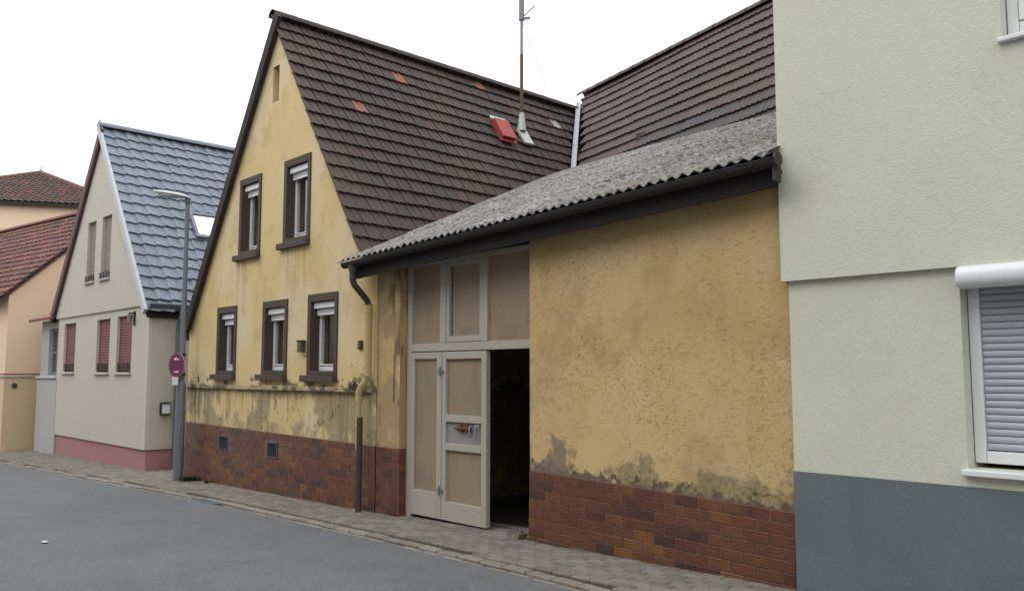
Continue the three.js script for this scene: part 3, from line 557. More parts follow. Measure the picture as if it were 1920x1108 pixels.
  part(dp, 'painted_pipe', merge([cyl(V(-8.51, 2.52, 0.085), V(-8.51, 1.68, 0.085), 0.045), tube([V(-8.51, 1.7, 0.085), V(-8.52, 1.62, 0.09), V(-8.64, 1.5, 0.125), V(-8.64, 1.34, 0.125)], 0.04), cyl(V(-8.64, 1.42, 0.125), V(-8.64, 0.8, 0.125), 0.032)]), M.pipeYellow, 'yellow painted middle of the downpipe');
  part(dp, 'stand_pipe', cyl(V(-8.615, 1.18, 0.12), V(-8.615, 0.03, 0.12), 0.037), mat([0.05, 0.036, 0.03], 0.7, { bumpMap: grain, bumpScale: 0.002 }), 'dark brown foot of the downpipe');
  part(dp, 'bracket', merge([cyl(V(-8.51, 1.70, 0.085), V(-8.51, 1.66, 0.085), 0.053), cyl(V(-8.51, 2.44, 0.085), V(-8.51, 2.41, 0.085), 0.05), cyl(V(-8.64, 1.1, 0.125), V(-8.64, 1.07, 0.125), 0.04)]), M.pipeYellow);
}
// ---- the metal gate
const mg = thing('metal_gate', 'tall grey steel gate with beige board panels, right doorway standing open', 'gate', [-6.9, 0.1, -0.12]);
{
  const z0 = -0.16, z1 = -0.1, F = (a, b, c, d, za = z0, zb = z1) => box(a, b, c, d, za, zb, 0.005);
  part(mg, 'frame', merge([F(-7.985, -7.90, 0.0, 2.985), F(-7.383, -7.278, 2.035, 2.93), F(-6.668, -6.588, 2.035, 2.93), F(-7.899, -5.86, 2.931, 2.985), F(-7.899, -5.855, 1.945, 2.034), F(-5.86, -5.853, 0, 1.944)]), M.gateFrame);
  part(mg, 'upper_panel', box(-7.905, -7.378, 2.03, 2.935, -0.142, -0.128, 0), M.gateBoard);
  part(mg, 'upper_panel', box(-7.20, -6.72, 2.1, 2.89, -0.152, -0.138, 0), M.gateBoard);
  part(mg, 'upper_panel', box(-6.592, -5.857, 2.03, 2.935, -0.142, -0.128, 0), M.gateBoard);
  part(mg, 'vent_frame', merge([F(-7.277, -7.225, 2.04, 2.929, -0.155, -0.108), F(-6.72, -6.669, 2.04, 2.929, -0.155, -0.108), F(-7.224, -6.721, 2.04, 2.105, -0.155, -0.108), F(-7.224, -6.721, 2.88, 2.929, -0.155, -0.108)]), M.gateFrame);
  const b0 = gy(-7.6) + 0.03;
  const l1 = part(mg, 'fixed_leaf', merge([F(-7.895, -7.845, b0, 1.935), F(-7.43, -7.365, b0, 1.935), F(-7.844, -7.431, 1.86, 1.935), F(-7.844, -7.431, b0, 0.40)]), M.gateFrame);
  part(l1, 'panel', box(-7.85, -7.425, 0.395, 1.865, -0.145, -0.13, 0), M.gateBoard);
  part(l1, 'cover_strip', box(-7.364, -7.335, b0, 1.935, -0.13, -0.09), M.gateFrame);
  const l2 = part(mg, 'door_leaf', merge([F(-7.334, -7.27, b0, 1.935), F(-6.678, -6.60, b0, 1.935), F(-7.269, -6.679, 1.855, 1.935), F(-7.269, -6.679, 1.175, 1.25), F(-7.269, -6.679, 0.87, 0.945), F(-7.269, -6.679, b0, 0.32)]), M.gateFrame);
  part(l2, 'panel', box(-7.275, -6.675, 1.245, 1.86, -0.148, -0.134, 0), M.gateBoard);
  part(l2, 'panel', box(-7.275, -6.675, 0.315, 0.875, -0.148, -0.134, 0), M.gateBoard);
  part(l2, 'lock_plate', box(-7.275, -6.675, 0.94, 1.18, -0.146, -0.13, 0), mat([0.27, 0.255, 0.245], 0.65, { bumpMap: grain, bumpScale: 0.001 }));
  const bolt = part(l2, 'rusty_bolt', merge([box(-7.08, -6.86, 1.085, 1.145, -0.13, -0.105), cyl(V(-7.1, 1.115, -0.09), V(-6.84, 1.115, -0.09), 0.012), box(-7.02, -6.99, 1.07, 1.16, -0.118, -0.085), box(-6.92, -6.89, 1.07, 1.16, -0.118, -0.085)]), M.rust, 'rust-brown sliding bolt');
  part(l2, 'handle', tube([V(-6.82, 1.14, -0.1), V(-6.82, 1.14, -0.06), V(-6.82, 1.04, -0.06), V(-6.82, 1.04, -0.1)], 0.01, 8, 0.012), M.zinc);
  part(l2, 'hasp', merge([box(-6.765, -6.745, 1.03, 1.15, -0.1, -0.08), box(-6.77, -6.70, 1.135, 1.16, -0.1, -0.085)]), M.zinc);
  for (const y of [1.72, 0.43]) part(mg, 'hinge', merge([cyl(V(-7.35, y - 0.05, -0.082), V(-7.35, y + 0.05, -0.082), 0.014), box(-7.40, -7.30, y - 0.014, y + 0.014, -0.1, -0.084)]), M.steel);
}

// ================================================================ THE BARN BEHIND
{
  const A = THREE.MathUtils.degToRad(13.9), u = V(Math.cos(A), 0, Math.sin(A)), h = V(Math.sin(A), 0, -Math.cos(A)), m = 1.616, v = h.clone().add(V(0, m, 0)).normalize(), n = u.clone().cross(v).normalize();
  const vt = V(-11.18, 7.02, -6.64), vd = V(1.17, -1.82, 1.45).normalize();
  const barn = thing('barn', 'tall barn behind the yard with steep dark brown tiled roof', 'barn', [-7, 0, -7]);
  const up = (7.46 - vt.y) / v.y, ridge = vt.clone().addScaledVector(v, up), len = 0.25, w = 0.205, rows = 15;
  const top0 = ridge.clone().addScaledVector(u, -0.45), top1 = ridge.clone().addScaledVector(u, 8.4), bot = s => s.clone().addScaledVector(v, -rows * len);
  const lo = n.clone().multiplyScalar(-0.07), back = s => s.clone().addScaledVector(h, 2.3).add(V(0, -2.3 * m, 0));
  const left = vt.clone().addScaledVector(vd, -0.55);
  const roof = part(barn, 'roof', merge([quadSheet([left.clone().add(lo), bot(ridge.clone().addScaledVector(u, 2.6)).add(lo), bot(top1).add(lo), top1.clone().add(lo)], 0.05), quadSheet([top1.clone().add(lo), back(top1).add(lo), back(top0).add(lo), left.clone().add(lo)], 0.05)]), M.darkWood);
  const b0 = bot(top0);
  tileField(roof, { o: b0.addScaledVector(n, -0.055), u, v, w, l: len, cols: 43, rows, geos: tileSet(w, len, 0.015, 2), mats: barnClay,
    ok: p => { const d = p.clone().sub(vt), s = vd.clone().cross(n); const side = d.dot(s); return side * Math.sign(u.dot(s)) > 0.05 && p.y > sheetY(p.x, p.z) - 0.5; },
    seen: p => (p.x > -5.0 ? 40 : 0) + (p.y < sheetY(p.x, p.z) - 0.1 ? 60 : 0),
    pick: (p, c, r) => {  if (r < 6 && p.x > -8.3) return rnd() < 0.75 ? 3 : 1; const q = fbm(p.x * 0.9, p.y * 0.9, 171, 3) + rr(-0.18, 0.18); return q < 0.38 ? 1 : q < 0.56 ? 0 : q < 0.68 ? 2 : 4; } });
  ridgeTiles(roof, left.clone().addScaledVector(n, -0.03), top1.clone().addScaledVector(n, -0.03).setY(left.y - 0.03), 0.1, barnClay[1]);
  const wallA = V(-10.6, 0, -6.2), q = (a, b, t) => a.clone().addScaledVector(b, t);
  part(barn, 'wall', merge([beam(q(wallA, u, 0).setY(2), q(wallA, u, 7.4).setY(2), 0.3, 5), beam(q(wallA, u, 0).addScaledVector(h, 4).setY(2), q(wallA, u, 7.4).addScaledVector(h, 4).setY(2), 0.3, 5)]), M.room);
}

// ================================================================ PALE GREEN HOUSE ON THE RIGHT
const gh = thing('green_house', 'pale green rendered house with dark grey plinth and white shutter', 'house', [0, 0.2, -3]);
{
  const X0 = -3.1, X1 = 5, win = [-1.93, -0.65, 1.11, 2.3], up = [-1.60, -0.35, 3.765, 5.1];
  part(gh, 'wall', merge([plate([[X0, 1.0], [X1, 1.0], [X1, 2.3695], [X0, 2.3695]], [win], 0.03, 0.35), box(X0, X0 + 0.3, -0.3, 9, -8, -0.322, 0), box(X1 - 0.3, X1, -0.3, 9, -8, -0.322, 0), box(X0, X1, -0.3, 9, -8.3, -8.002, 0)]), M.green);
  part(gh, 'upper_wall', plate([[X0 - 0.035, 2.37], [X1, 2.37], [X1, 9], [X0 - 0.035, 9]], [up], 0.075, 0.395), M.green);
  part(gh, 'plinth', plate([[X0 - 0.004, -0.3], [X1, -0.3], [X1, 0.9995], [X0 - 0.004, 0.9995]], [], 0.036, 0.35), M.plinthGrey);
  part(gh, 'roof', merge([box(X0 - 0.1, X1 + 0.1, 9.002, 9.2, -8.4, 0.4, 0)]), M.darkWood);
  const f = part(gh, 'window', merge([box(-1.925, -1.86, 1.14, 2.29, -0.16, -0.085), box(-0.72, -0.655, 1.14, 2.29, -0.16, -0.085), box(-1.859, -0.721, 1.14, 1.215, -0.16, -0.085)]), M.white);
  part(f, 'sill', box(-1.955, -0.62, 1.068, 1.108, -0.15, 0.085, 0.008), M.whitePlastic);
  const bx = new THREE.Shape(); bx.moveTo(0.031, 0); bx.lineTo(0.031, 0.128); bx.lineTo(0.08, 0.128); bx.quadraticCurveTo(0.14, 0.12, 0.14, 0.06); bx.quadraticCurveTo(0.14, 0.012, 0.095, 0); bx.closePath();
  const bg = new THREE.ExtrudeGeometry(bx, { depth: 1.33, bevelEnabled: true, bevelSize: 0.006, bevelThickness: 0.006, bevelSegments: 2, curveSegments: 8 }); bg.rotateY(-Math.PI / 2); bg.translate(-0.58, 2.235, 0);
  part(f, 'shutter_box', metres(bg), M.whitePlastic, 'white rounded roller shutter box');
  for (let i = 0; i < 24; i++) { const y = 1.222 + i * 0.0445; if (y > 2.25) break; const g = new THREE.CylinderGeometry(0.0265, 0.0265, 1.136, 8, 1, false, -0.95, 1.9); g.rotateZ(Math.PI / 2); g.rotateX(0); g.computeBoundingBox();
    part(f, 'slat', merge([metres(bentSlat(-1.858, -0.722, y, 0.0405))]), M.slat); }
  part(f, 'back_panel', box(-1.9, -0.68, 1.15, 2.29, -0.2, -0.17, 0), M.black);
  const g2 = part(gh, 'window', merge([box(-1.595, -1.53, 3.80, 5.09, -0.1, -0.03), box(-0.42, -0.355, 3.80, 5.09, -0.1, -0.03), box(-1.529, -0.421, 3.80, 3.88, -0.1, -0.03), box(-1.529, -0.421, 5.02, 5.09, -0.1, -0.03), box(-1.04, -0.95, 3.881, 5.019, -0.1, -0.03), box(-1.526, -1.47, 3.883, 5.015, -0.085, -0.02), box(-1.469, -1.045, 3.883, 3.94, -0.085, -0.02)]), M.white);
  part(g2, 'pane', box(-1.55, -0.45, 3.85, 5.05, -0.075, -0.07, 0), M.pane);
  part(g2, 'sill', box(-1.62, -0.32, 3.73, 3.762, -0.1, 0.115, 0.008), M.whitePlastic);
  part(g2, 'curtain', box(-1.6, -0.4, 3.8, 5.08, -0.24, -0.22, 0), mat([0.6, 0.62, 0.66], 1));
}
function bentSlat(xa, xb, y, h) {
  const s = new THREE.Shape(); s.moveTo(0, 0); s.quadraticCurveTo(0.016, h * 0.5, 0, h); s.lineTo(-0.006, h); s.quadraticCurveTo(0.008, h * 0.5, -0.006, 0); s.closePath();
  const g = new THREE.ExtrudeGeometry(s, { depth: xb - xa, bevelEnabled: false, curveSegments: 4 }); g.rotateY(Math.PI / 2); g.scale(1, 1, -1); const ix = g.index ? g.toNonIndexed() : g; const p = ix.attributes.position;
  for (let i = 0; i < p.count; i += 3) { const a = [p.getX(i + 1), p.getY(i + 1), p.getZ(i + 1)]; p.setXYZ(i + 1, p.getX(i + 2), p.getY(i + 2), p.getZ(i + 2)); p.setXYZ(i + 2, ...a); } ix.computeVertexNormals();
  ix.translate(xa, y, -0.115); return ix;
}

// ================================================================ GREY-ROOFED HOUSE
const GX = -18.65, GYR = 6.92, gEave = 2.97, GL = -21.40, GR = -15.66, gs = (GYR - gEave) / (GR + 0.0 - GX), gRoof = x => GYR - gs * Math.abs(x - GX);
const gr = thing('grey_house', 'pale grey gabled house with blue-grey tiled roof and pink plinth', 'house', [GX, -0.1, -3]);
{
  const L = [[-20.75, -19.93, 1.73, 2.80], [-18.52, -17.73, 1.72, 2.79], [-17.32, -16.50, 1.72, 2.80]], U = [[-19.28, -18.75, 3.62, 4.90], [-18.36, -17.80, 3.62, 4.91]];
  part(gr, 'wall', merge([plate([[-21.2, 0.33], [GR, 0.33], [GR, 2.9395], [-21.2, 2.9395]], L, 0.05, 0.35), box(GR - 0.35, GR, 0.33, 2.9395, -8, -0.302, 0), box(-21.2, -20.85, -0.5, 2.9395, -8, -0.302, 0), box(-21.2, GR, -0.5, 5, -8.3, -8.002, 0)]), M.greyPlaster);
  part(gr, 'gable', plate([[-21.3, 2.94], [GR - 0.02, 2.94], [GR - 0.02, gRoof(GR - 0.02) - 0.1], [GX, GYR - 0.1], [-21.3, gRoof(-21.3) - 0.1]], U, 0.085, 0.38), M.greyPlaster);
  part(gr, 'plinth', merge([box(-21.15, GR - 0.03, -0.6, 0.329, -0.3, 0.015, 0), box(GR - 0.3, GR - 0.03, -0.6, 0.329, -8, -0.301, 0)]), M.pink, 'dusty pink plinth');
  part(gr, 'corner_strip', merge([box(GR - 0.07, GR + 0.006, 0.335, 2.935, -0.02, 0.056, 0.012)]), mat([0.56, 0.54, 0.48], 0.85));
  for (const [a, b, c, d] of L) {
    const w = part(gr, 'window', merge(Array.from({ length: 20 }, (_, i) => metres(bentSlat(a + 0.03, b - 0.03, c + 0.02 + i * 0.053, 0.05)).translate(0, 0, 0.10))), M.shutterRed, 'window with lowered dusty red shutter');
    part(w, 'frame', merge([box(a + 0.001, a + 0.028, c, d - 0.001, -0.16, -0.002), box(b - 0.028, b - 0.001, c, d - 0.001, -0.16, -0.002), box(a + 0.0285, b - 0.0285, d - 0.03, d - 0.001, -0.16, -0.002)]), M.shutterRed);
    part(w, 'sill', box(a - 0.04, b + 0.04, c - 0.045, c + 0.001, -0.1, 0.1), mat([0.52, 0.5, 0.45], 0.8));
    const gsx = []; for (let k = 0; k < 3; k++) gsx.push(box(a + 0.02, b - 0.02, c + 0.05 + k * 0.055, c + 0.075 + k * 0.055, 0.0225, 0.04)); for (let k = 0; k < 4; k++) gsx.push(box(a + 0.04 + k * (b - a - 0.1) / 3, a + 0.06 + k * (b - a - 0.1) / 3, c + 0.002, c + 0.19, 0.006, 0.022));
    part(w, 'flower_guard', merge(gsx), M.black);
    part(w, 'back_panel', box(a, b, c, d, -0.29, -0.2, 0), M.black);
  }
  for (const [a, b, c, d] of U) {
    const w = part(gr, 'window', merge(Array.from({ length: 24 }, (_, i) => metres(bentSlat(a + 0.02, b - 0.02, c + 0.01 + i * 0.053, 0.05)).translate(0, 0, 0.13))), M.shutterGrey, 'narrow gable window with lowered khaki shutter');
    part(w, 'sill', box(a - 0.03, b + 0.03, c - 0.045, c + 0.001, -0.1, 0.13), mat([0.42, 0.4, 0.36], 0.8));
    const rl = []; for (let k = 0; k < 3; k++) rl.push(box(a - 0.01, b + 0.01, c + 0.02 + k * 0.045, c + 0.036 + k * 0.045, 0.1, 0.118)); for (let k = 0; k < 4; k++) rl.push(box(a + 0.0 + k * (b - a - 0.02) / 3, a + 0.018 + k * (b - a - 0.02) / 3, c + 0.002, c + 0.126, 0.08, 0.099)); part(w, 'flower_guard', merge(rl), M.black);
    part(w, 'back_panel', box(a, b, c, d, -0.28, -0.2, 0), M.black);
  }
  // roof
  const eR = GR + 0.1, eL = -21.62, zF = 0.12, zB = -8.2, u = V(0, 0, -1), v = V(-1, gs, 0).normalize(), n = u.clone().cross(v), Y = x => gRoof(x) - 0.1;
  const roof = part(gr, 'roof', merge([quadSheet([V(eR, Y(eR), zF), V(eR, Y(eR), zB), V(GX, Y(GX), zB), V(GX, Y(GX), zF)], 0.05), quadSheet([V(eL, Y(eL), zB), V(eL, Y(eL), zF), V(GX, Y(GX), zF), V(GX, Y(GX), zB)], 0.05)]), M.darkWood);
  const w = 0.25, l = ((eR - GX) * Math.hypot(1, gs) - 0.05) / 18;
  tileField(roof, { o: V(eR, gRoof(eR), zF).addScaledVector(n, -0.055), u, v, w, l, cols: 33, rows: 18, geos: tileSet(w, l, 0.028), mats: greyClay, ok: p => !(p.x < -16.85 && p.x > -17.22 && p.z < -1.3 && p.z > -1.86), seen: p => p.z < -3.2 - (p.y - 7) * 0.5 ? 50 : 0, pick: () => Math.floor(rnd() * 3) });
  tileField(roof, { o: V(eL, gRoof(eL), zB).addScaledVector(V(-gs, 1, 0).normalize(), -0.055), u: V(0, 0, 1), v: V(1, gs, 0).normalize(), w, l: ((GX - eL) * Math.hypot(1, gs) - 0.05) / 18, cols: 33, rows: 18, geos: tileSet(w, l, 0.028), mats: redClay, max: 0, pick: () => 1 + Math.floor(rnd() * 2) * 2 });
  ridgeTiles(roof, V(GX, GYR - 0.04, 0.15), V(GX, GYR - 0.04, -8.2), 0.1, greyClay[2]);
  const nl = V(-gs, 1, 0).normalize(), nr = V(gs, 1, 0).normalize();
  part(gr, 'left_verge_board', beam(V(eL, gRoof(eL), 0.14).addScaledVector(nl, -0.14), V(GX + 0.03, GYR, 0.14).addScaledVector(nl, -0.14), 0.05, 0.17, nl), mat([0.13, 0.075, 0.07], 0.8), 'brown-red verge board');
  part(gr, 'right_verge_trim', beam(V(eR, gRoof(eR), 0.15).addScaledVector(nr, -0.05), V(GX, GYR, 0.15).addScaledVector(nr, -0.05), 0.06, 0.13, nr), mat([0.45, 0.48, 0.5], 0.5), 'pale metal verge trim');
  part(gr, 'finial', merge([cyl(V(GX, GYR, 0.14), V(GX, GYR + 0.12, 0.14), 0.03, 0.012)]), M.zinc);
  const gt = part(gr, 'gutter', beam(V(eR + 0.06, gEave - 0.06, 0.12), V(eR + 0.06, gEave - 0.06, -8), 0.11, 0.09), mat([0.055, 0.06, 0.075], 0.5));
  part(gt, 'downpipe', tube([V(eR + 0.06, gEave - 0.08, -0.47), V(eR + 0.06, gEave - 0.25, -0.47), V(GR + 0.06, gEave - 0.4, -0.47), V(GR + 0.06, 0.0, -0.47)], 0.045), mat([0.16, 0.19, 0.23], 0.5, { metalness: 0.4 }));
  // skylight
  const B = new THREE.Matrix4().makeBasis(u, v, n).setPosition(V(-17.06, 4.68, -1.58).addScaledVector(n, 0.05));
  const sb = (x0, x1, y0, y1, z0, z1) => { const g = new RoundedBoxGeometry(x1 - x0, y1 - y0, z1 - z0, 1, 0.008); g.translate((x0 + x1) / 2, (y0 + y1) / 2, (z0 + z1) / 2); return metres(g.applyMatrix4(B)); };
  const sk = part(gr, 'skylight', merge([sb(-0.36, -0.29, -0.37, 0.37, -0.05, 0.09), sb(0.29, 0.36, -0.37, 0.37, -0.05, 0.09), sb(-0.289, 0.289, -0.37, -0.29, -0.05, 0.09), sb(-0.289, 0.289, 0.29, 0.37, -0.05, 0.09)]), mat([0.16, 0.17, 0.22], 0.4), 'roof window reflecting the white sky');
  part(sk, 'pane', sb(-0.3, 0.3, -0.3, 0.3, 0.05, 0.062), mat([0.85, 0.87, 0.92], 0.04, { metalness: 0.95 }));
}
const an = thing('annex', 'small pale grey annex with red eave left of the pink plinth house', 'annex', [-22, -0.15, -1]);
{
  part(an, 'wall', merge([plate([[-22.75, 1.62], [-21.205, 1.62], [-21.205, 2.95], [-22.75, 2.95]], [[-22.12, -21.3, 1.66, 2.74]], 0.0, 0.3), box(-22.75, -22.45, -0.5, 2.95, -5, -0.302, 0)]), M.annex);
  const lw = part(an, 'lower_wall', box(-22.75, -21.155, -0.6, 1.58, -0.4, 0.06, 0.01), M.annex); part(an, 'cap', box(-22.78, -21.2, 1.582, 1.625, -0.3, 0.1, 0.008), mat([0.5, 0.49, 0.47], 0.8));
  part(an, 'eave', merge([quadSheet([V(-23.0, 2.98, 0.25), V(-21.35, 2.98, 0.25), V(-21.35, 3.3, -0.5), V(-23.0, 3.3, -0.5)], 0.06)]), mat([0.3, 0.14, 0.10], 0.85), 'weathered reddish eave');
  const w = part(an, 'window', merge([box(-22.115, -22.06, 1.67, 2.735, -0.14, -0.08), box(-21.36, -21.305, 1.67, 2.735, -0.14, -0.08), box(-22.059, -21.361, 1.67, 1.73, -0.14, -0.08), box(-22.059, -21.361, 2.68, 2.735, -0.14, -0.08), box(-22.059, -21.361, 2.15, 2.21, -0.14, -0.08), box(-21.74, -21.68, 1.731, 2.149, -0.14, -0.08), box(-21.74, -21.68, 2.211, 2.679, -0.14, -0.08)]), mat([0.16, 0.18, 0.2], 0.5));
  part(w, 'pane', box(-22.08, -21.34, 1.7, 2.7, -0.115, -0.108, 0), M.pane); part(w, 'curtain', box(-22.1, -21.3, 1.67, 2.73, -0.28, -0.26, 0), mat([0.2, 0.22, 0.24], 1));
}
// ================================================================ PEACH HOUSE AND FAR ROOF
const PX = -23.3, ph = thing('peach_house', 'peach house with red tiled roof at the left edge of the view', 'house', [PX, -0.2, 0.8]);
ph.rotation.y = THREE.MathUtils.degToRad(9.4);                  // built square to the street, then turned with its group
{
  const e0 = V(PX, 3.62, 0.8), s = 0.911, rz = -2.175, ry = 6.33, LEN = 11;
  const sh = new THREE.Shape([[0.62, -0.8], [0.62, 3.6], [rz, ry - 0.14], [-5.0, 3.55], [-5.0, -0.8]].map(p => new THREE.Vector2(-p[0], p[1])));
  const g = new THREE.ExtrudeGeometry(sh, { depth: LEN - 0.4, bevelEnabled: false }); g.rotateY(Math.PI / 2); g.translate(PX - LEN + 0.4, 0, 0);
  part(ph, 'wall', metres(g), M.peach);
  part(ph, 'lower_wall', box(PX - LEN + 0.5, PX + 0.03, -0.8, 1.60, -4.9, 0.64, 0.01), M.peachLow, 'yellower lower part of the wall');
  part(ph, 'string_course', box(PX - LEN + 0.5, PX + 0.06, 1.602, 1.66, -4.92, 0.67, 0.008), mat([0.52, 0.47, 0.4], 0.8));
  part(ph, 'red_band', box(PX - LEN + 0.5, PX + 0.045, 1.662, 1.70, -4.92, 0.66, 0.006), mat([0.30, 0.11, 0.09], 0.8));
  part(ph, 'vent_cap', cyl(V(PX + 0.0, 1.40, 0.40), V(PX + 0.06, 1.40, 0.40), 0.07, 0.06), M.brownTrim);
  const v = V(0, s, -1).normalize(), n = V(1, 0, 0).cross(v), w = 0.22, N = 16, zE = 0.92, yE = 3.62 + s * (0.8 - zE), l = ((zE - rz) * Math.hypot(1, s) - 0.05) / N, dy = 0.08;
  const roof = part(ph, 'roof', merge([quadSheet([V(PX - LEN, yE - dy, zE), V(PX + 0.06, yE - dy, zE), V(PX + 0.06, ry - dy, rz), V(PX - LEN, ry - dy, rz)], 0.06), quadSheet([V(PX + 0.06, yE - dy, 2 * rz - zE), V(PX - LEN, yE - dy, 2 * rz - zE), V(PX - LEN, ry - dy, rz), V(PX + 0.06, ry - dy, rz)], 0.06)]), redClay[3]);
  tileField(roof, { o: V(PX - LEN + 0.1, yE, zE).addScaledVector(n, -0.055), u: V(1, 0, 0), v, w, l, cols: 50, rows: N, geos: tileSet(w, l, 0.026), mats: redClay, max: 300, seen: p => p.x < PX - 7 ? 50 : 0, pick: () => { const q = rnd(); return q < 0.4 ? 0 : q < 0.65 ? 1 : q < 0.82 ? 2 : 3; } });
  ridgeTiles(roof, V(PX + 0.1, ry - 0.04, rz), V(PX - LEN, ry - 0.04, rz), 0.1, redClay[0]);
}
const hp = thing('hip_roofed_house', 'distant orange house with hipped red-brown roof behind the other roofs', 'house', [-44.5, 0, -5]);
{
  const top = V(-44.13, 11.17, -5), f = V(0.985, 0, 0.17).applyAxisAngle(V(0, 1, 0), -0.32), r = V(f.z, 0, -f.x), E = 8.92, q = (a, b, y) => top.clone().addScaledVector(r, a).addScaledVector(f, b).setY(y);
  const wl = [q(-4.2, 4.2, 0), q(4.2, 4.2, 0), q(4.2, -4.2, 0), q(-4.2, -4.2, 0)];
  part(hp, 'wall', merge(wl.map((p, i) => beam(p.clone().setY(4.0), wl[(i + 1) % 4].clone().setY(4.0), 0.3, 10))), M.peach);
  const ev = [q(-4.6, 4.6, E), q(4.6, 4.6, E), q(4.6, -4.6, E), q(-4.6, -4.6, E)];
  const pts = []; for (let i = 0; i < 4; i++) { const A = ev[i], B = ev[(i + 1) % 4]; pts.push(A, B, top); } const rg = new THREE.BufferGeometry().setFromPoints(pts); rg.computeVertexNormals();
  const roof = part(hp, 'roof', metres(rg).translate(0, -0.03, 0), redClay[3]);
  part(hp, 'eave_board', merge(ev.map((p, i) => beam(p.clone().add(V(0, -0.08, 0)), ev[(i + 1) % 4].clone().add(V(0, -0.08, 0)), 0.06, 0.16))), M.darkWood);
  for (let i = 0; i < 2; i++) {
    const A = ev[[0, 1][i]], B = ev[[1, 2][i]], u = B.clone().sub(A).normalize(), mid = A.clone().add(B).multiplyScalar(0.5), vv = top.clone().sub(mid), L = vv.length(), v = vv.normalize(), tot = A.distanceTo(B), w = 0.26, l = 0.31;
    let uu = u, o = A; if (u.clone().cross(v).y < 0) { uu = u.clone().negate(); o = B; }
    tileField(roof, { o: o.clone(), u: uu, v, w, l, cols: Math.floor(tot / w), rows: Math.floor(L / l), geos: tileSet(w, l, 0.04), mats: redClay, max: 0, ok: (p, c, k) => { const h = (k * l + 0.2) / L, x = (c + 0.5) * w; return x > tot / 2 * h && x < tot - tot / 2 * h; }, pick: () => { const k = rnd(); return k < 0.1 ? 0 : k < 0.4 ? 1 : 3; } });
  }
  for (const i of [0, 1]) ridgeTiles(roof, ev[i].clone().add(V(0, 0.0, 0)), top.clone().add(V(0, -0.02, 0)), 0.15, redClay[1], 0.42);
  part(roof, 'finial', cyl(top.clone(), top.clone().add(V(0, 0.35, 0)), 0.06, 0.02), M.zinc);
}

// ================================================================ THINGS ON AND BESIDE THE HOUSES
{ // street lamp
  const P = V(-13.71, 0, 0.21), t = thing('street_lamp', 'grey steel street lamp with flat head at the corner of the yellow house', 'street lamp', [P.x, 0, P.z]);
  part(t, 'pole', merge([cyl(V(P.x, -0.2, P.z), V(P.x, 1.05, P.z), 0.078, 0.076, 20), cyl(V(P.x, 1.05, P.z), V(P.x, 1.10, P.z), 0.082, 0.082, 20), cyl(V(P.x, 1.10, P.z), V(P.x, 1.52, P.z), 0.074, 0.07, 20), cyl(V(P.x, 1.52, P.z), V(P.x, 1.58, P.z), 0.07, 0.046, 20), cyl(V(P.x, 1.58, P.z), V(P.x, 4.56, P.z), 0.046, 0.034, 16)]), M.steel);
  part(t, 'service_door', box(P.x + 0.02, P.x + 0.08, 0.5, 0.9, P.z - 0.035, P.z + 0.035, 0.01), M.steel);
  const h = new THREE.SphereGeometry(1, 24, 12); h.scale(0.10, 0.055, 0.31); const p = h.attributes.position; for (let i = 0; i < p.count; i++) { if (p.getY(i) < 0) p.setY(i, p.getY(i) * 0.35); const z = p.getZ(i); p.setX(i, p.getX(i) * (1 - 0.25 * (z / 0.31))); } h.computeVertexNormals(); h.rotateX(-0.06); h.translate(P.x, 4.60, P.z + 0.26);
  part(t, 'lamp_head', metres(h), mat([0.6, 0.62, 0.63], 0.4)); part(t, 'diffuser', metres(new THREE.SphereGeometry(1, 16, 8).scale(0.075, 0.03, 0.17).translate(P.x, 4.575, P.z + 0.33)), mat([0.5, 0.52, 0.5], 0.2));
  part(t, 'collar', cyl(V(P.x, 4.5, P.z), V(P.x, 4.58, P.z), 0.046, 0.05), M.steel);
}
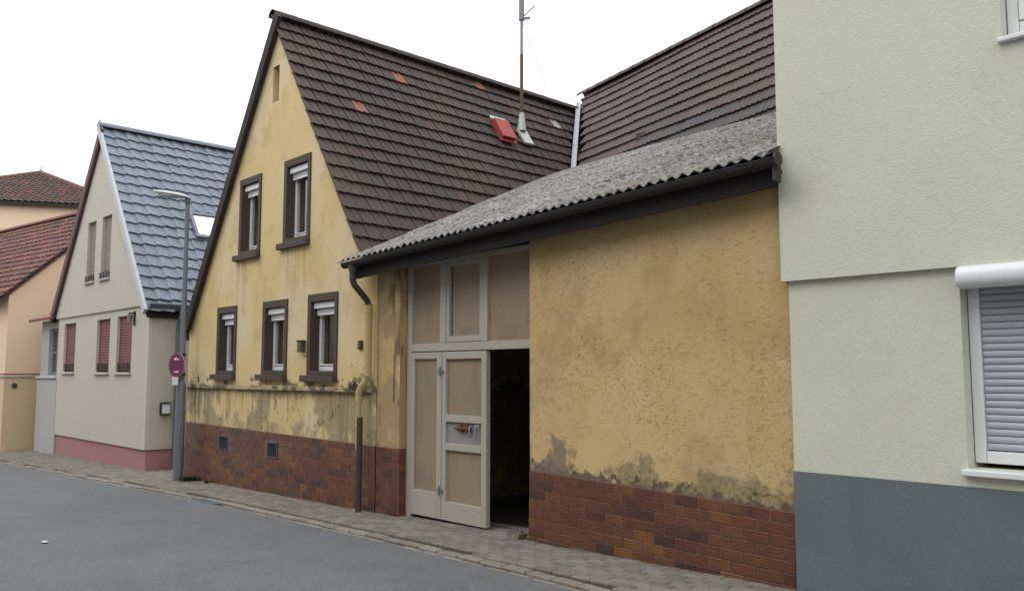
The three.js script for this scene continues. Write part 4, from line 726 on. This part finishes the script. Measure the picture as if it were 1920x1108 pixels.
{ // round no-stopping sign and plate
  const c = document.createElement('canvas'); c.width = c.height = 256; const x = c.getContext('2d');
  x.fillStyle = '#7c1c3a'; x.fillRect(0, 0, 256, 256); x.fillStyle = '#57225f'; x.beginPath(); x.arc(128, 128, 98, 0, 7); x.fill();
  x.strokeStyle = '#7c1c3a'; x.lineWidth = 24; for (const s of [1, -1]) { x.beginPath(); x.moveTo(128 - 78, 128 - 78 * s); x.lineTo(128 + 78, 128 + 78 * s); x.stroke(); }
  x.fillStyle = '#e8e2e0'; x.beginPath(); x.moveTo(86, 60); x.lineTo(128, 42); x.lineTo(128, 60); x.lineTo(170, 60); x.lineTo(170, 72); x.lineTo(86, 72); x.fill(); x.fillRect(90, 190, 78, 13);
  const tex = new THREE.CanvasTexture(c); tex.colorSpace = THREE.SRGBColorSpace;
  const a = THREE.MathUtils.degToRad(14), t = thing('no_stopping_sign', 'round purple and red no-stopping sign clamped to the lamp pole', 'traffic sign', [-13.71, 1.83, 0.27]);
  const R = new THREE.Matrix4().makeRotationY(a).setPosition(t.position.x + 0.03, t.position.y, t.position.z + 0.035);
  const disc = new THREE.CylinderGeometry(0.2, 0.2, 0.012, 36); disc.rotateX(Math.PI / 2); disc.applyMatrix4(R); part(t, 'disc', metres(disc), mat([0.4, 0.4, 0.42], 0.5));
  const face = new THREE.CircleGeometry(0.197, 36); face.translate(0, 0, 0.0085); face.applyMatrix4(R); part(t, 'face', face, new THREE.MeshStandardMaterial({ map: tex, roughness: 0.5 }));
  for (const y of [1.98, 1.66]) part(t, 'clamp', cyl(V(-13.71, y, 0.21), V(-13.71, y + 0.04, 0.21), 0.059), M.black);
  const pl = new RoundedBoxGeometry(0.15, 0.13, 0.01, 1, 0.003); pl.applyMatrix4(new THREE.Matrix4().makeRotationY(a).setPosition(-13.69, 1.575, 0.32)); solo('sign_plate', metres(pl), mat([0.62, 0.58, 0.54], 0.6), 'small white plate under the round sign on the lamp pole', 'sign plate');
}
{ // antenna mast
  const b = V(-10.5, 5.98, -4.38), t = thing('antenna_mast', 'rusty antenna mast with grey top rising from the brown tiled roof', 'mast', [b.x, b.y, b.z]);
  part(t, 'lower_tube', cyl(V(b.x, b.y - 0.1, b.z), V(b.x, 7.35, b.z), 0.03), M.rust); part(t, 'upper_tube', cyl(V(b.x, 7.35, b.z), V(b.x, 9.2, b.z), 0.026), mat([0.24, 0.21, 0.22], 0.6, { metalness: 0.3 }));
  part(t, 'head_clamp', merge([cyl(V(b.x, 7.98, b.z), V(b.x, 8.4, b.z), 0.05), beam(V(b.x, 8.02, b.z), V(b.x + 0.22, 8.22, b.z - 0.12), 0.02, 0.02), beam(V(b.x + 0.05, 8.0, b.z), V(b.x + 0.12, 8.02, b.z - 0.1), 0.03, 0.05)]), M.steel);
  part(t, 'boot', merge([cyl(V(b.x, b.y - 0.02, b.z), V(b.x, b.y + 0.3, b.z), 0.085, 0.045), beam(V(b.x - 0.03, b.y - 0.0, b.z - 0.02), V(b.x + 0.17, b.y - 0.29, b.z - 0.02), 0.22, 0.05, V(SL, 1, 0).normalize())]), mat([0.42, 0.46, 0.42], 0.5, { metalness: 0.2 }), 'pale weathered flashing boot');
  part(t, 'guy_wire', cyl(V(b.x, 8.0, b.z), V(-11.15, 7.1, -5.75), 0.006, 0.006, 6), M.steel);
}
{ // small fittings
  const t = thing('door_bell_box', 'small dark green metal box left of the third ground floor window', 'wall box', [-10.16, 2.05, 0.05]);
  part(t, 'case', box(-10.24, -10.13, 1.98, 2.13, 0.0, 0.07, 0.008), mat([0.07, 0.065, 0.03], 0.6)); part(t, 'lid', box(-10.25, -10.12, 2.125, 2.14, 0, 0.085, 0.004), M.black); part(t, 'conduit', tube([V(-10.15, 1.99, 0.03), V(-10.14, 1.95, 0.03), V(-10.07, 1.945, 0.03)], 0.009, 8, 0.01), M.pipeYellow);
  const s = thing('switch_box', 'tiny brown box on yellow wall between the last window and downpipe', 'wall box', [-8.79, 2.05, 0.03]);
  part(s, 'case', box(-8.83, -8.75, 1.99, 2.10, 0, 0.035, 0.006), mat([0.06, 0.045, 0.03], 0.7)); part(s, 'button', box(-8.80, -8.78, 2.02, 2.07, 0.034, 0.046, 0.003), mat([0.2, 0.17, 0.1], 0.6));
  const l = thing('wall_lamp', 'dark wall lamp beside the red window near the grey house corner', 'lamp', [-16.3, 2.7, 0.1]);
  part(l, 'bracket', box(-16.4, -16.34, 2.6, 2.86, 0.05, 0.08, 0.005), M.black); part(l, 'arm', beam(V(-16.37, 2.82, 0.08), V(-16.37, 2.82, 0.17), 0.03, 0.03), M.black); part(l, 'shade', cyl(V(-16.37, 2.8, 0.16), V(-16.37, 2.66, 0.16), 0.03, 0.035), M.steel);
  const b = thing('letter_box', 'white letter box with dark frame on grey side wall behind the lamp', 'letter box', [GR, 1.07, -0.28]);
  part(b, 'case', box(GR, GR + 0.07, 0.97, 1.15, -0.36, -0.21, 0.008), M.white); part(b, 'frame', merge([box(GR, GR + 0.09, 1.151, 1.175, -0.37, -0.2, 0.005), box(GR, GR + 0.09, 0.945, 0.969, -0.37, -0.2, 0.005), box(GR, GR + 0.08, 0.968, 1.152, -0.209, -0.195, 0)]), M.black);
  // drain grate
  const dx = -10.95, dz = edge(dx) - 0.03, d = thing('drain_grate', 'rectangular iron drain grate in the gutter stones by the asphalt', 'drain', [dx, gy(dx), dz]);
  part(d, 'frame', merge([box(dx - 0.26, dx + 0.26, gy(dx) - 0.06, gy(dx) - 0.004, dz - 0.15, dz - 0.12), box(dx - 0.26, dx + 0.26, gy(dx) - 0.06, gy(dx) - 0.004, dz + 0.12, dz + 0.15), box(dx - 0.26, dx - 0.23, gy(dx) - 0.06, gy(dx) - 0.004, dz - 0.119, dz + 0.119), box(dx + 0.23, dx + 0.26, gy(dx) - 0.06, gy(dx) - 0.004, dz - 0.119, dz + 0.119)]), M.steel);
  for (let i = 0; i < 8; i++) part(d, 'bar', box(dx - 0.215 + i * 0.058, dx - 0.19 + i * 0.058, gy(dx) - 0.045, gy(dx) - 0.008, dz - 0.119, dz + 0.119, 0.004), M.steel);
  // litter and weeds
  solo('paper_scrap', metres(new THREE.IcosahedronGeometry(1, 1).scale(0.045, 0.008, 0.03).translate(-9.23, gy(-9.23) + 0.006, 3.3)), mat([0.6, 0.6, 0.6], 0.9), 'small white paper scrap lying on the asphalt', 'litter');
}
function weed(x, z, n, r, h, tone, label, y0 = gy(x)) {
  const f = [];
  for (let i = 0; i < n; i++) {
    const a = rr(0, 6.283), l = rr(0.5, 1) * h, o = rr(0.1, 1) * r, w = rr(0.006, 0.016), bx = x + rr(-0.4, 0.4) * r, bz = z + rr(-0.3, 0.3) * r, d = V(Math.cos(a), 0, Math.sin(a)), s = V(-d.z, 0, d.x).multiplyScalar(w);
    const p0 = V(bx, y0 - 0.01, bz), p1 = p0.clone().addScaledVector(d, o * 0.4).add(V(0, l * 0.7, 0)), p2 = p0.clone().addScaledVector(d, o).add(V(0, l, 0));
    f.push(p0.clone().sub(s.clone().multiplyScalar(0.4)), p1.clone().sub(s), p1.clone().add(s), p0.clone().add(s.clone().multiplyScalar(0.4)), p0.clone().sub(s.clone().multiplyScalar(0.4)), p1.clone().add(s), p1.clone().sub(s), p2, p1.clone().add(s));
  }
  const g = new THREE.BufferGeometry().setFromPoints(f); g.computeVertexNormals();
  return solo('weed', metres(g), mat(tone, 0.9, { side: THREE.DoubleSide }), label, 'weed');
}
weed(-13.5, 0.08, 150, 0.32, 0.09, [0.055, 0.07, 0.025], 'dark green weeds at the foot of the lamp pole');
weed(-5.98, -0.02, 26, 0.1, 0.1, [0.2, 0.17, 0.07], 'dry tuft of weeds at the open gate doorway');
weed(-8.86, 0.035, 45, 0.2, 0.11, [0.13, 0.10, 0.065], 'dry brown moss tuft on the ledge by the downpipe', 1.51);
weed(-12.95, 0.06, 50, 0.08, 0.06, [0.12, 0.075, 0.06], 'small withered weed at the base of the tiled plinth');

// ================================================================ HOUSES ACROSS THE STREET (mirrored in the panes)
for (const [x0, x1, h, c, label] of [[-27, -17.5, 5.6, [0.5, 0.47, 0.4], 'cream house across the street, farthest left'], [-17.2, -8, 5.2, [0.42, 0.36, 0.28], 'tan house across the street facing the yellow gable'], [-7.6, 6, 5.4, [0.48, 0.45, 0.42], 'pale house across the street behind the viewer']]) {
  const t = thing('opposite_house', label, 'house', [(x0 + x1) / 2, 0, 9.5]), z = 8.6, holes = []; for (let x = x0 + 1; x < x1 - 1.2; x += 2.1) for (const y of [1.2, 3.6]) holes.push([x, x + 1, y, y + 1.4]);
  part(t, 'wall', plate([[x0, -0.8], [x1, -0.8], [x1, h], [x0, h]], holes, z + 0.3, 0.3), mat(c, 0.95));
  part(t, 'wall', merge([box(x0, x1, -0.8, h, z + 5, z + 5.3, 0), box(x0, x0 + 0.3, -0.8, h, z + 0.302, z + 4.998, 0), box(x1 - 0.3, x1, -0.8, h, z + 0.302, z + 4.998, 0)]), mat(c, 0.95));
  for (const q of holes) part(t, 'window', box(q[0], q[1], q[2], q[3], z + 0.1, z + 0.16, 0), mat([0.08, 0.085, 0.09], 0.1));
  part(t, 'roof', merge([quadSheet([V(x1 + 0.1, h, z - 0.35), V(x0 - 0.1, h, z - 0.35), V(x0 - 0.1, h + 2.6, z + 2.65), V(x1 + 0.1, h + 2.6, z + 2.65)], 0.12), quadSheet([V(x0 - 0.1, h, z + 5.65), V(x1 + 0.1, h, z + 5.65), V(x1 + 0.1, h + 2.6, z + 2.65), V(x0 - 0.1, h + 2.6, z + 2.65)], 0.12)]), redClay[1]);
}
renderer.render(scene, camera);
